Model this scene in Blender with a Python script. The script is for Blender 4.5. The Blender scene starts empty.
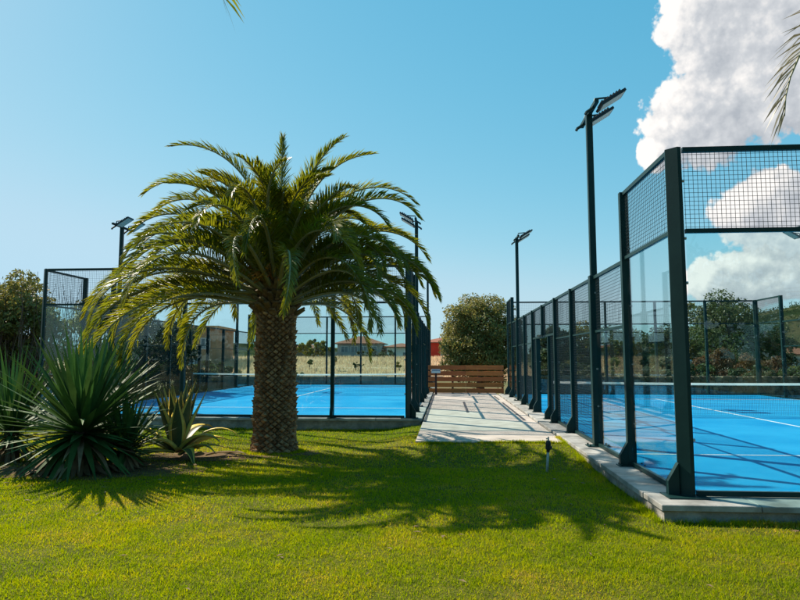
import bpy, math, random
import numpy as np
from mathutils import Vector, Matrix

R = math.radians
random.seed(7)
rng = np.random.default_rng(7)
scene = bpy.context.scene
COL = scene.collection

# ------------------------------------------------------------------ camera
cam_d = bpy.data.cameras.new('camera')
cam_d.sensor_width = 36.0
cam_d.lens = 36.0 * 623.06 / 800.0
cam_d.clip_start = 0.05
cam_d.clip_end = 5000.0
cam = bpy.data.objects.new('camera', cam_d)
cam.location = (0, 0, 1.5326)
cam.rotation_euler = (R(90 + 5.3677), 0, R(4.2956))
COL.objects.link(cam)
scene.camera = cam

# ------------------------------------------------------------------ light
SUN_EL, SUN_AZ = R(40), R(-52)          # azimuth from +Y towards +X
sun_dir = Vector((math.sin(SUN_AZ) * math.cos(SUN_EL), math.cos(SUN_AZ) * math.cos(SUN_EL), math.sin(SUN_EL)))
sd = bpy.data.lights.new('sun', 'SUN')
sd.energy = 4.6
sd.angle = R(0.55)
sd.color = (1.0, 0.90, 0.74)
sun = bpy.data.objects.new('sun', sd)
sun.rotation_euler = (-sun_dir).to_track_quat('-Z', 'Y').to_euler()
COL.objects.link(sun)
scene.view_settings.view_transform = 'Standard'
scene.view_settings.look = 'None'
scene.view_settings.exposure = 0.9
scene.view_settings.gamma = 1.0
scene.view_settings.use_curve_mapping = False
scene.cycles.transparent_max_bounces = 32
scene.cycles.max_bounces = 10

world = bpy.data.worlds.new('World')
scene.world = world
world.use_nodes = True
SKY_STRENGTH = 0.10

def build_world():
    nt = world.node_tree
    for n in list(nt.nodes):
        nt.nodes.remove(n)
    N, Lk = nt.nodes.new, nt.links.new
    out = N('ShaderNodeOutputWorld')
    bg = N('ShaderNodeBackground')
    bg.inputs[1].default_value = SKY_STRENGTH
    Lk(bg.outputs[0], out.inputs[0])
    sky = N('ShaderNodeTexSky')
    sky.sky_type = 'NISHITA'
    sky.sun_disc = False
    sky.sun_elevation = SUN_EL
    sky.sun_rotation = SUN_AZ % (2 * math.pi)
    sky.air_density = 1.0
    sky.dust_density = 0.2
    sky.ozone_density = 1.0
    # tone response of the camera for the sky: per channel power curve
    SC = SKY_STRENGTH * 2 ** scene.view_settings.exposure
    sp = N('ShaderNodeSeparateColor'); Lk(sky.outputs[0], sp.inputs[0])
    cc = N('ShaderNodeCombineColor')
    for ch, (pre, ex, k) in enumerate(((0.74, 1.22, 0.84), (1.02, 0.50, 0.68), (0.96, 0.34, 0.78))):
        a = N('ShaderNodeMath'); a.operation = 'MULTIPLY'; a.inputs[1].default_value = pre * SC
        b = N('ShaderNodeMath'); b.operation = 'POWER'; b.inputs[1].default_value = ex
        c = N('ShaderNodeMath'); c.operation = 'MULTIPLY'; c.inputs[1].default_value = k / SC
        Lk(sp.outputs[ch], a.inputs[0]); Lk(a.outputs[0], b.inputs[0]); Lk(b.outputs[0], c.inputs[0]); 
        # highlights roll off instead of washing out towards the sun
        d = N('ShaderNodeMath'); d.operation = 'SMOOTH_MIN'; d.inputs[1].default_value = (0.50, 0.74, 0.90)[ch] / SC; d.inputs[2].default_value = 0.14 / SC
        Lk(c.outputs[0], d.inputs[0]); Lk(d.outputs[0], cc.inputs[ch])
    sky_col = cc.outputs[0]
    CK = 0.1516 / SC
    # ---- cumulus bank low in the sky to the right: direction -> (azimuth, elevation)
    tc = N('ShaderNodeTexCoord')
    sep = N('ShaderNodeSeparateXYZ'); Lk(tc.outputs['Generated'], sep.inputs[0])
    def m(op, a, b=None, c=None, clamp=False):
        n = N('ShaderNodeMath'); n.operation = op; n.use_clamp = clamp
        for i, v in enumerate((a, b, c)):
            if v is None: continue
            if isinstance(v, (int, float)): n.inputs[i].default_value = v
            else: Lk(v, n.inputs[i])
        return n.outputs[0]
    az = m('ARCTAN2', sep.outputs[0], sep.outputs[1])
    el = m('ARCSINE', sep.outputs[2])
    comb = N('ShaderNodeCombineXYZ'); Lk(az, comb.inputs[0]); Lk(el, comb.inputs[1])
    coord = comb.outputs[0]
    D = math.degrees
    # ellipses (azimuth, elevation, half width, half height) in degrees
    ell = [(27.5, 27.5, 7.0, 8.0), (24.0, 31.5, 4.6, 5.0), (22.2, 26.5, 3.6, 4.2), (22.0, 19.5, 5.0, 4.4),
           (31.0, 21.5, 11.0, 5.5), (35.0, 25.0, 9.0, 5.0), (18.4, 17.2, 1.7, 1.9),
           (27.0, 11.5, 5.2, 3.7), (33.0, 9.0, 10.0, 6.0), (25.0, 6.5, 6.0, 2.6), (44.0, 15.0, 10.0, 9.0),
           (57.0, 10.0, 9.0, 6.0)]
    def density(off):
        v = N('ShaderNodeVectorMath'); v.operation = 'ADD'
        Lk(coord, v.inputs[0]); v.inputs[1].default_value = off
        # domain warp for billowing edges
        nw = N('ShaderNodeTexNoise'); nw.noise_dimensions = '2D'
        nw.inputs['Scale'].default_value = 16.0; nw.inputs['Detail'].default_value = 9.0
        nw.inputs['Roughness'].default_value = 0.62
        Lk(v.outputs[0], nw.inputs['Vector'])
        vo = N('ShaderNodeTexVoronoi'); vo.voronoi_dimensions = '2D'; vo.feature = 'SMOOTH_F1'
        vo.inputs['Scale'].default_value = 32.0
        vo.inputs['Detail'].default_value = 3.0
        vo.inputs['Roughness'].default_value = 0.55
        vo.inputs['Smoothness'].default_value = 0.35
        Lk(v.outputs[0], vo.inputs['Vector'])
        f = None
        for (a, e, ra, re) in ell:
            mp = N('ShaderNodeMapping'); mp.vector_type = 'TEXTURE'
            mp.inputs['Location'].default_value = (R(a), R(e), 0)
            mp.inputs['Scale'].default_value = (R(ra), R(re), 1)
            Lk(v.outputs[0], mp.inputs['Vector'])
            ln = N('ShaderNodeVectorMath'); ln.operation = 'LENGTH'; Lk(mp.outputs[0], ln.inputs[0])
            g = m('SUBTRACT', 1.0, ln.outputs['Value'])
            f = g if f is None else m('SMOOTH_MAX', f, g, 0.12)
        f = m('MINIMUM', m('MULTIPLY', f, 1.5), 0.75)
        nz = m('MULTIPLY', m('SUBTRACT', nw.outputs[0], 0.5), 0.75)
        bl = m('MULTIPLY', m('SUBTRACT', 0.42, vo.outputs['Distance']), 0.34)
        return m('ADD', f, m('ADD', nz, bl))
    d0 = density((0, 0, 0))
    d1 = density((R(-1.7), R(0.9), 0))       # towards the sun
    d2 = density((R(-0.35), R(0.3), 0))
    mr = N('ShaderNodeMapRange'); mr.interpolation_type = 'SMOOTHSTEP'
    mr.inputs['From Min'].default_value = -0.03; mr.inputs['From Max'].default_value = 0.16
    Lk(d0, mr.inputs['Value'])
    lit = m('ADD', m('MULTIPLY', m('SUBTRACT', d0, d1), 0.85), m('MULTIPLY', m('SUBTRACT', d0, d2), 0.35))
    lit = m('ADD', lit, 0.42, None, True)
    ramp = N('ShaderNodeValToRGB')
    ramp.color_ramp.elements[0].position = 0.0; ramp.color_ramp.elements[0].color = (3.0 * CK, 3.25 * CK, 3.6 * CK, 1)
    ramp.color_ramp.elements[1].position = 1.0; ramp.color_ramp.elements[1].color = (7.0 * CK, 6.75 * CK, 6.5 * CK, 1)
    e = ramp.color_ramp.elements.new(0.45); e.color = (4.2 * CK, 4.38 * CK, 4.62 * CK, 1)
    Lk(lit, ramp.inputs[0])
    mix = N('ShaderNodeMix'); mix.data_type = 'RGBA'
    Lk(mr.outputs[0], mix.inputs[0]); Lk(sky_col, mix.inputs[6]); Lk(ramp.outputs[0], mix.inputs[7])
    Lk(mix.outputs[2], bg.inputs[0])
build_world()

# ------------------------------------------------------------------ materials
def mat(name, c1, c2=None, rough=0.7, spec=0.3, scale=4.0, detail=6.0, bump=0.0, bump_scale=None,
        metal=0.0, c3=None, stretch=(1, 1, 1), island=0.0, translucent=0.0, coat=0.0, lo=0.35, hi=0.65):
    m = bpy.data.materials.new(name); m.use_nodes = True
    nt = m.node_tree; N, Lk = nt.nodes.new, nt.links.new
    b = nt.nodes['Principled BSDF']; out = nt.nodes['Material Output']
    b.inputs['Roughness'].default_value = rough
    b.inputs['Specular IOR Level'].default_value = spec
    b.inputs['Metallic'].default_value = metal
    b.inputs['Coat Weight'].default_value = coat
    tc = N('ShaderNodeTexCoord'); mp = N('ShaderNodeMapping'); mp.inputs['Scale'].default_value = stretch
    Lk(tc.outputs['Object'], mp.inputs[0])
    col = None
    if c2 is not None:
        nz = N('ShaderNodeTexNoise'); nz.inputs['Scale'].default_value = scale; nz.inputs['Detail'].default_value = detail
        nz.inputs['Roughness'].default_value = 0.6
        Lk(mp.outputs[0], nz.inputs['Vector'])
        rp = N('ShaderNodeValToRGB')
        rp.color_ramp.elements[0].position = lo; rp.color_ramp.elements[0].color = (*c1, 1)
        rp.color_ramp.elements[1].position = hi; rp.color_ramp.elements[1].color = (*c2, 1)
        if c3 is not None:
            e = rp.color_ramp.elements.new((lo + hi) / 2); e.color = (*c3, 1)
        Lk(nz.outputs[0], rp.inputs[0]); col = rp.outputs[0]
    if island > 0:
        ge = N('ShaderNodeNewGeometry')
        hs = N('ShaderNodeHueSaturation')
        mr = N('ShaderNodeMapRange'); mr.inputs['To Min'].default_value = 1 - island; mr.inputs['To Max'].default_value = 1 + island
        Lk(ge.outputs['Random Per Island'], mr.inputs[0]); Lk(mr.outputs[0], hs.inputs['Value'])
        mh = N('ShaderNodeMapRange'); mh.inputs['To Min'].default_value = 0.5 + island * 0.05; mh.inputs['To Max'].default_value = 0.5 - island * 0.05
        m1 = N('ShaderNodeMath'); m1.operation = 'MULTIPLY'; m1.inputs[1].default_value = 7.31
        m2 = N('ShaderNodeMath'); m2.operation = 'FRACT'
        Lk(ge.outputs['Random Per Island'], m1.inputs[0]); Lk(m1.outputs[0], m2.inputs[0]); Lk(m2.outputs[0], mh.inputs[0])
        Lk(mh.outputs[0], hs.inputs['Hue'])
        if col is None: hs.inputs['Color'].default_value = (*c1, 1)
        else: Lk(col, hs.inputs['Color'])
        col = hs.outputs[0]
    if col is None: b.inputs['Base Color'].default_value = (*c1, 1)
    else: Lk(col, b.inputs['Base Color'])
    if bump > 0:
        nb = N('ShaderNodeTexNoise'); nb.inputs['Scale'].default_value = bump_scale or scale * 6; nb.inputs['Detail'].default_value = 5
        Lk(mp.outputs[0], nb.inputs['Vector'])
        bp = N('ShaderNodeBump'); bp.inputs['Strength'].default_value = bump; bp.inputs['Distance'].default_value = 0.02
        Lk(nb.outputs[0], bp.inputs['Height']); Lk(bp.outputs[0], b.inputs['Normal'])
    if translucent > 0:
        tr = N('ShaderNodeBsdfTranslucent')
        if col is None: tr.inputs[0].default_value = (*c1, 1)
        else:
            br = N('ShaderNodeHueSaturation'); br.inputs['Value'].default_value = 1.5; br.inputs['Saturation'].default_value = 1.05
            Lk(col, br.inputs['Color']); Lk(br.outputs[0], tr.inputs[0])
        mx = N('ShaderNodeMixShader'); mx.inputs[0].default_value = translucent
        Lk(b.outputs[0], mx.inputs[1]); Lk(tr.outputs[0], mx.inputs[2]); Lk(mx.outputs[0], out.inputs[0])
    return m

def scar_tone(m):
    # every cut leaf base weathered to its own shade of brown
    nt = m.node_tree; N, Lk = nt.nodes.new, nt.links.new
    b = nt.nodes['Principled BSDF']; src = b.inputs['Base Color'].links[0].from_socket
    a = N('ShaderNodeAttribute'); a.attribute_name = 'scar_tone'
    mr = N('ShaderNodeMapRange'); mr.inputs['To Min'].default_value = 0.62; mr.inputs['To Max'].default_value = 1.45
    Lk(a.outputs['Fac'], mr.inputs[0])
    hs = N('ShaderNodeHueSaturation'); Lk(src, hs.inputs['Color']); Lk(mr.outputs[0], hs.inputs['Value']); Lk(hs.outputs[0], b.inputs['Base Color'])

def glass_mat(name, tint):
    m = bpy.data.materials.new(name); m.use_nodes = True
    nt = m.node_tree; N, Lk = nt.nodes.new, nt.links.new
    nt.nodes.remove(nt.nodes['Principled BSDF']); out = nt.nodes['Material Output']
    ge = N('ShaderNodeNewGeometry')
    dt = N('ShaderNodeVectorMath'); dt.operation = 'DOT_PRODUCT'
    Lk(ge.outputs['Normal'], dt.inputs[0]); Lk(ge.outputs['Incoming'], dt.inputs[1])
    def mm(op, a, b):
        n = N('ShaderNodeMath'); n.operation = op
        for i, v in enumerate((a, b)):
            if v is None: continue
            if isinstance(v, (int, float)): n.inputs[i].default_value = v
            else: Lk(v, n.inputs[i])
        return n.outputs[0]
    c = mm('ABSOLUTE', dt.outputs['Value'], None)
    f = mm('POWER', mm('SUBTRACT', 1.0, c), 5.0)
    f = mm('ADD', mm('MULTIPLY', f, 0.96), 0.04)
    tr = N('ShaderNodeBsdfTransparent'); tr.inputs[0].default_value = (*tint, 1)
    gl = N('ShaderNodeBsdfGlossy'); gl.inputs['Roughness'].default_value = 0.0
    mx = N('ShaderNodeMixShader'); Lk(f, mx.inputs[0]); Lk(tr.outputs[0], mx.inputs[1]); Lk(gl.outputs[0], mx.inputs[2])
    # a little dust and dried water film on the pane
    tc = N('ShaderNodeTexCoord'); nz = N('ShaderNodeTexNoise'); nz.inputs['Scale'].default_value = 2.2; nz.inputs['Detail'].default_value = 6
    Lk(tc.outputs['Object'], nz.inputs['Vector'])
    mr = N('ShaderNodeMapRange'); mr.inputs['From Min'].default_value = 0.45; mr.inputs['From Max'].default_value = 0.8
    mr.inputs['To Min'].default_value = 0.0; mr.inputs['To Max'].default_value = 0.012
    Lk(nz.outputs[0], mr.inputs[0])
    df = N('ShaderNodeBsdfDiffuse'); df.inputs[0].default_value = (0.6, 0.62, 0.62, 1)
    m2 = N('ShaderNodeMixShader'); Lk(mr.outputs[0], m2.inputs[0]); Lk(mx.outputs[0], m2.inputs[1]); Lk(df.outputs[0], m2.inputs[2])
    Lk(m2.outputs[0], out.inputs[0])
    return m

M = {}
M['steel'] = mat('dark green painted steel', (0.005, 0.026, 0.026), (0.008, 0.034, 0.033), rough=0.42, spec=0.16, scale=3, bump=0.03, bump_scale=60)
M['wire'] = mat('dark green coated wire', (0.012, 0.026, 0.026), rough=0.5, spec=0.4)
M['glass'] = glass_mat('court glass', (0.885, 0.968, 0.962))
M['bolt'] = mat('zinc fittings', (0.35, 0.36, 0.36), rough=0.35, metal=0.8)
M['lamp_grey'] = mat('floodlight lens', (0.45, 0.43, 0.38), (0.6, 0.55, 0.45), rough=0.25, spec=0.5, scale=30)
M['lamp_body'] = mat('floodlight housing', (0.02, 0.03, 0.035), rough=0.45, metal=0.3)
M['court'] = mat('blue court turf', (0.003, 0.215, 0.48), (0.024, 0.320, 0.59), rough=0.95, spec=0.03, scale=0.55, detail=13, bump=0.15, bump_scale=260, lo=0.3, hi=0.7)
M['line'] = mat('white court line', (0.72, 0.74, 0.76), (0.55, 0.6, 0.66), rough=0.85, scale=20)
M['net'] = mat('black net cord', (0.015, 0.02, 0.022), rough=0.8)
M['band'] = mat('white net band', (0.88, 0.84, 0.77), (0.80, 0.76, 0.70), rough=0.8, scale=3, translucent=0.4)
M['cap'] = mat('grey concrete coping', (0.19, 0.185, 0.17), (0.42, 0.41, 0.385), rough=0.8, spec=0.25, scale=2.4, detail=9, bump=0.25, bump_scale=90, island=0.10)
M['plinth'] = mat('rough concrete plinth', (0.17, 0.165, 0.155), (0.34, 0.32, 0.29), rough=0.9, spec=0.15, scale=5, detail=10, bump=0.6, bump_scale=35, c3=(0.24, 0.225, 0.20))
M['path'] = mat('pale concrete path', (0.37, 0.32, 0.28), (0.53, 0.462, 0.408), rough=0.88, spec=0.2, scale=2.2, detail=10, bump=0.25, bump_scale=120, island=0.08, c3=(0.465, 0.402, 0.352))
M['path_strip'] = mat('dark grey strip', (0.06, 0.055, 0.06), rough=0.6)
M['wood'] = mat('red brown stained wood', (0.42, 0.095, 0.022), (0.60, 0.17, 0.04), rough=0.6, spec=0.35, scale=3.0, detail=8, stretch=(0.6, 6, 14), bump=0.2, bump_scale=10, island=0.15)
M['wood_dark'] = mat('dark stained post', (0.06, 0.025, 0.018), rough=0.7)
M['grey_paint'] = mat('grey blue lamp cap', (0.22, 0.26, 0.32), (0.28, 0.32, 0.38), rough=0.5, scale=8)
M['soil'] = mat('lawn thatch and soil', (0.055, 0.062, 0.006), (0.14, 0.13, 0.016), rough=0.95, spec=0.1, scale=7, detail=10, bump=0.9, bump_scale=70, c3=(0.095, 0.098, 0.010))
M['bare'] = mat('bare earth', (0.10, 0.062, 0.03), (0.17, 0.115, 0.06), rough=0.95, spec=0.1, scale=9, detail=9, bump=0.8, bump_scale=50)
M['field'] = mat('dry field', (0.16, 0.12, 0.06), (0.10, 0.11, 0.04), rough=0.95, spec=0.1, scale=0.12, detail=12, bump=0.7, bump_scale=3)
M['trunk_tan'] = mat('palm leaf scars', (0.18, 0.085, 0.038), (0.42, 0.255, 0.14), rough=0.85, spec=0.15, scale=9, detail=9, bump=0.7, bump_scale=60, c3=(0.29, 0.165, 0.085))
scar_tone(M['trunk_tan'])
M['boot'] = mat('cut palm leaf bases', (0.12, 0.07, 0.03), (0.26, 0.17, 0.075), rough=0.8, spec=0.2, scale=12, island=0.25, bump=0.4, bump_scale=60)
M['frond'] = mat('palm leaflets', (0.100, 0.118, 0.010), (0.205, 0.192, 0.016), rough=0.42, spec=0.28, scale=1.2, island=0.30, translucent=0.45)
M['frond_far'] = mat('greyish palm leaflets', (0.10, 0.095, 0.05), (0.20, 0.17, 0.11), rough=0.45, spec=0.4, scale=2.0, island=0.3, translucent=0.2)
M['rachis'] = mat('palm frond stalk', (0.20, 0.19, 0.07), (0.28, 0.26, 0.13), rough=0.45, spec=0.45, scale=6)
M['fruit'] = mat('orange date stalks', (0.42, 0.16, 0.02), (0.52, 0.26, 0.05), rough=0.6, scale=20, island=0.3)
M['yucca'] = mat('dark yucca leaf', (0.032, 0.080, 0.021), (0.066, 0.135, 0.035), rough=0.6, spec=0.15, scale=2.5, island=0.28, translucent=0.12)
M['dead_leaf'] = mat('dry brown leaf', (0.15, 0.095, 0.05), (0.26, 0.18, 0.10), rough=0.8, spec=0.2, scale=6, island=0.25, translucent=0.1)
M['agave'] = mat('agave leaf centre', (0.050, 0.075, 0.032), (0.085, 0.11, 0.05), rough=0.5, spec=0.4, scale=3, island=0.15, translucent=0.05)
M['agave_edge'] = mat('yellow agave margin', (0.52, 0.37, 0.06), (0.64, 0.49, 0.12), rough=0.5, spec=0.4, scale=5, island=0.15, translucent=0.1)
M['grass'] = None
M['bark'] = mat('brown bark', (0.06, 0.042, 0.03), (0.13, 0.10, 0.075), rough=0.9, spec=0.1, scale=6, bump=0.8, bump_scale=25, stretch=(1, 1, 0.3))
M['twig'] = mat('reddish bare twigs', (0.085, 0.05, 0.035), (0.16, 0.10, 0.07), rough=0.9, spec=0.1, scale=4, island=0.3)
def leafmat(name, a, b, tr=0.32):
    return mat(name, a, b, rough=0.55, spec=0.3, scale=0.9, island=0.38, translucent=tr)
M['leaf_olive'] = leafmat('olive brown leaves', (0.118, 0.118, 0.030), (0.235, 0.205, 0.055))
M['leaf_dark'] = leafmat('dark green leaves', (0.034, 0.052, 0.020), (0.062, 0.080, 0.030))
M['leaf_mid'] = leafmat('mid green leaves', (0.050, 0.074, 0.022), (0.095, 0.112, 0.034))
M['leaf_yellow'] = leafmat('yellow green leaves', (0.16, 0.14, 0.022), (0.24, 0.19, 0.03))
M['leaf_rust'] = leafmat('rusty brown leaves', (0.10, 0.045, 0.022), (0.17, 0.085, 0.035))
M['leaf_grey'] = leafmat('grey green leaves', (0.06, 0.078, 0.045), (0.10, 0.12, 0.07))
M['beige'] = mat('beige rendered wall', (0.40, 0.32, 0.19), (0.55, 0.45, 0.29), rough=0.9, scale=0.8, detail=9, stretch=(1.5, 1, 0.5), bump=0.3, bump_scale=6)
M['straw'] = mat('dry straw field', (0.40, 0.27, 0.16), (0.58, 0.42, 0.27), rough=0.95, spec=0.05, scale=0.5, detail=11, bump=0.6, bump_scale=5)
M['straw_blade'] = mat('dry straw stalks', (0.45, 0.31, 0.19), (0.60, 0.44, 0.29), rough=0.8, spec=0.1, scale=0.3, island=0.25, translucent=0.35)
M['stone'] = mat('brown field stone', (0.07, 0.05, 0.034), (0.22, 0.165, 0.12), rough=0.95, spec=0.1, scale=2.6, detail=9, bump=1.0, bump_scale=6, island=0.35, c3=(0.13, 0.095, 0.066))
M['block'] = mat('grey block wall', (0.10, 0.105, 0.10), (0.20, 0.20, 0.185), rough=0.92, scale=1.8, detail=9, bump=0.5, bump_scale=8)
M['stucco_brown'] = mat('terracotta stucco', (0.38, 0.22, 0.11), (0.50, 0.31, 0.17), rough=0.9, scale=0.7, detail=9, bump=0.2, bump_scale=10)
M['stucco_dim'] = mat('dull brown stucco', (0.19, 0.12, 0.085), (0.25, 0.17, 0.12), rough=0.9, scale=1.0)
M['stucco_pale'] = mat('pale grey stucco', (0.27, 0.28, 0.27), (0.36, 0.36, 0.345), rough=0.9, scale=0.6)
M['stucco_white'] = mat('white stucco', (0.62, 0.60, 0.56), (0.72, 0.70, 0.66), rough=0.9, scale=0.6)
M['stucco_red'] = mat('bright red stucco', (0.50, 0.03, 0.015), (0.60, 0.05, 0.025), rough=0.85, scale=0.8)
M['roof'] = mat('red clay roof tiles', (0.22, 0.07, 0.04), (0.34, 0.12, 0.07), rough=0.9, scale=1.5, stretch=(2, 2, 5), bump=0.6, bump_scale=9)
M['pane'] = mat('dark window glass', (0.10, 0.15, 0.18), rough=0.12, spec=0.7)
M['frame'] = mat('white window frame', (0.62, 0.62, 0.60), rough=0.6)
M['hill'] = mat('scrub covered hill', (0.018, 0.030, 0.014), (0.085, 0.078, 0.038), rough=1.0, spec=0.0, scale=0.035, detail=14, bump=1.0, bump_scale=0.4, c3=(0.038, 0.048, 0.022), lo=0.40, hi=0.60)
M['tap_grey'] = mat('grey plastic pipe', (0.33, 0.33, 0.30), (0.42, 0.41, 0.38), rough=0.6, scale=20)
M['tap_dark'] = mat('black plastic valve', (0.015, 0.016, 0.018), rough=0.45)

# lawn blade material: green with straw coloured patches
def grass_material():
    m = bpy.data.materials.new('lawn grass blades'); m.use_nodes = True
    nt = m.node_tree; N, Lk = nt.nodes.new, nt.links.new
    b = nt.nodes['Principled BSDF']; out = nt.nodes['Material Output']
    b.inputs['Roughness'].default_value = 0.6; b.inputs['Specular IOR Level'].default_value = 0.08
    ge = N('ShaderNodeNewGeometry'); tc = N('ShaderNodeTexCoord')
    n1 = N('ShaderNodeTexNoise'); n1.inputs['Scale'].default_value = 1.1; n1.inputs['Detail'].default_value = 7; n1.inputs['Roughness'].default_value = 0.65
    Lk(tc.outputs['Object'], n1.inputs['Vector'])
    n0 = N('ShaderNodeTexNoise'); n0.inputs['Scale'].default_value = 0.35; n0.inputs['Detail'].default_value = 4
    Lk(tc.outputs['Object'], n0.inputs['Vector'])
    mxn = N('ShaderNodeMath'); mxn.operation = 'MULTIPLY_ADD'; mxn.inputs[1].default_value = 0.55
    sub = N('ShaderNodeMath'); sub.operation = 'SUBTRACT'; sub.inputs[1].default_value = 0.5
    Lk(n0.outputs[0], sub.inputs[0]); Lk(sub.outputs[0], mxn.inputs[0]); Lk(n1.outputs[0], mxn.inputs[2])
    ad = N('ShaderNodeMath'); ad.operation = 'MULTIPLY_ADD'; ad.inputs[1].default_value = 0.34
    Lk(ge.outputs['Random Per Island'], ad.inputs[0]); Lk(mxn.outputs[0], ad.inputs[2])
    rp = N('ShaderNodeValToRGB'); cr = rp.color_ramp
    cr.elements[0].position = 0.40; cr.elements[0].color = (0.115, 0.172, 0.003, 1)
    cr.elements[1].position = 0.95; cr.elements[1].color = (0.40, 0.28, 0.07, 1)
    e = cr.elements.new(0.60); e.color = (0.205, 0.255, 0.004, 1)
    e = cr.elements.new(0.80); e.color = (0.315, 0.300, 0.008, 1)
    Lk(ad.outputs[0], rp.inputs[0]); Lk(rp.outputs[0], b.inputs['Base Color'])
    tr = N('ShaderNodeBsdfTranslucent')
    hs = N('ShaderNodeHueSaturation'); hs.inputs['Value'].default_value = 1.9; hs.inputs['Saturation'].default_value = 1.1
    Lk(rp.outputs[0], hs.inputs['Color']); Lk(hs.outputs[0], tr.inputs[0])
    mx = N('ShaderNodeMixShader'); mx.inputs[0].default_value = 0.42
    Lk(b.outputs[0], mx.inputs[1]); Lk(tr.outputs[0], mx.inputs[2]); Lk(mx.outputs[0], out.inputs[0])
    return m
M['grass'] = grass_material()

# ------------------------------------------------------------------ object helpers
def link(o, parent=None):
    COL.objects.link(o)
    if parent is not None: o.parent = parent
    return o

def tag(o, label=None, cat=None, group=None, kind=None):
    if label: o['label'] = label
    if cat: o['category'] = cat
    if group: o['group'] = group
    if kind: o['kind'] = kind
    return o

def thing(name, label, cat, loc=(0, 0, 0), group=None, rz=0.0):
    o = bpy.data.objects.new(name, None)
    o.empty_display_size = 0.2
    o.location = loc; o.rotation_euler = (0, 0, rz)
    COL.objects.link(o)
    return tag(o, label, cat, group)

class MB:
    """collects simple shapes and links them as one mesh object"""
    def __init__(s): s.v = []; s.f = []; s.m = []; s.cur = 0
    def add(s, vs, fs):
        n = len(s.v); s.v += [tuple(v) for v in vs]
        for f in fs: s.f.append(tuple(i + n for i in f)); s.m.append(s.cur)
    def box(s, a, b):
        (x0, y0, z0), (x1, y1, z1) = a, b
        s.add([(x0, y0, z0), (x1, y0, z0), (x1, y1, z0), (x0, y1, z0), (x0, y0, z1), (x1, y0, z1), (x1, y1, z1), (x0, y1, z1)],
              [(0, 3, 2, 1), (4, 5, 6, 7), (0, 1, 5, 4), (1, 2, 6, 5), (2, 3, 7, 6), (3, 0, 4, 7)])
    def bbox(s, a, b, bev=0.01):
        """box with chamfered vertical and top edges"""
        (x0, y0, z0), (x1, y1, z1) = a, b
        def ring(i, z): return [(x0 + i, y0 + bev, z), (x0 + bev, y0 + i, z), (x1 - bev, y0 + i, z), (x1 - i, y0 + bev, z),
                                (x1 - i, y1 - bev, z), (x1 - bev, y1 - i, z), (x0 + bev, y1 - i, z), (x0 + i, y1 - bev, z)]
        vs = ring(0, z0) + ring(0, z1 - bev) + [(min(max(x, x0 + bev), x1 - bev), min(max(y, y0 + bev), y1 - bev), z1) for x, y, z in ring(0, z1)]
        fs = [tuple(range(7, -1, -1)), tuple(range(16, 24))]
        for r in (0, 8):
            for k in range(8): fs.append((r + k, r + (k + 1) % 8, r + 8 + (k + 1) % 8, r + 8 + k))
        s.add(vs, fs)
    def prism(s, poly, z0, z1):
        n = len(poly)
        s.add([(x, y, z0) for x, y in poly] + [(x, y, z1) for x, y in poly],
              [tuple(range(n - 1, -1, -1)), tuple(range(n, 2 * n))] + [(k, (k + 1) % n, n + (k + 1) % n, n + k) for k in range(n)])
    def tube(s, pts, rad, n=8, caps=True):
        pts = [Vector(p) for p in pts]
        if not hasattr(rad, '__len__'): rad = [rad] * len(pts)
        base = len(s.v); prev = None
        vs = []; fs = []
        for i, p in enumerate(pts):
            t = (pts[min(i + 1, len(pts) - 1)] - pts[max(i - 1, 0)]).normalized()
            if prev is None:
                u = t.orthogonal().normalized()
            else:
                u = (prev - t * prev.dot(t)).normalized()
            prev = u; w = t.cross(u)
            for k in range(n):
                a = 2 * math.pi * k / n
                vs.append(p + (u * math.cos(a) + w * math.sin(a)) * rad[i])
        for i in range(len(pts) - 1):
            for k in range(n):
                fs.append((i * n + k, i * n + (k + 1) % n, (i + 1) * n + (k + 1) % n, (i + 1) * n + k))
        if caps:
            fs.append(tuple(range(n - 1, -1, -1))); fs.append(tuple((len(pts) - 1) * n + k for k in range(n)))
        s.add(vs, fs)
    def mesh(s, name, mats, smooth=False):
        me = bpy.data.meshes.new(name)
        me.from_pydata(s.v, [], s.f)
        for m in (mats if isinstance(mats, (list, tuple)) else [mats]): me.materials.append(m)
        if len(set(s.m)) > 1: me.polygons.foreach_set('material_index', s.m)
        if smooth: me.polygons.foreach_set('use_smooth', [True] * len(s.f))
        me.update()
        return me
    def build(s, name, mats, parent=None, loc=(0, 0, 0), smooth=False):
        o = bpy.data.objects.new(name, s.mesh(name, mats, smooth)); o.location = loc
        return link(o, parent)

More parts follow.
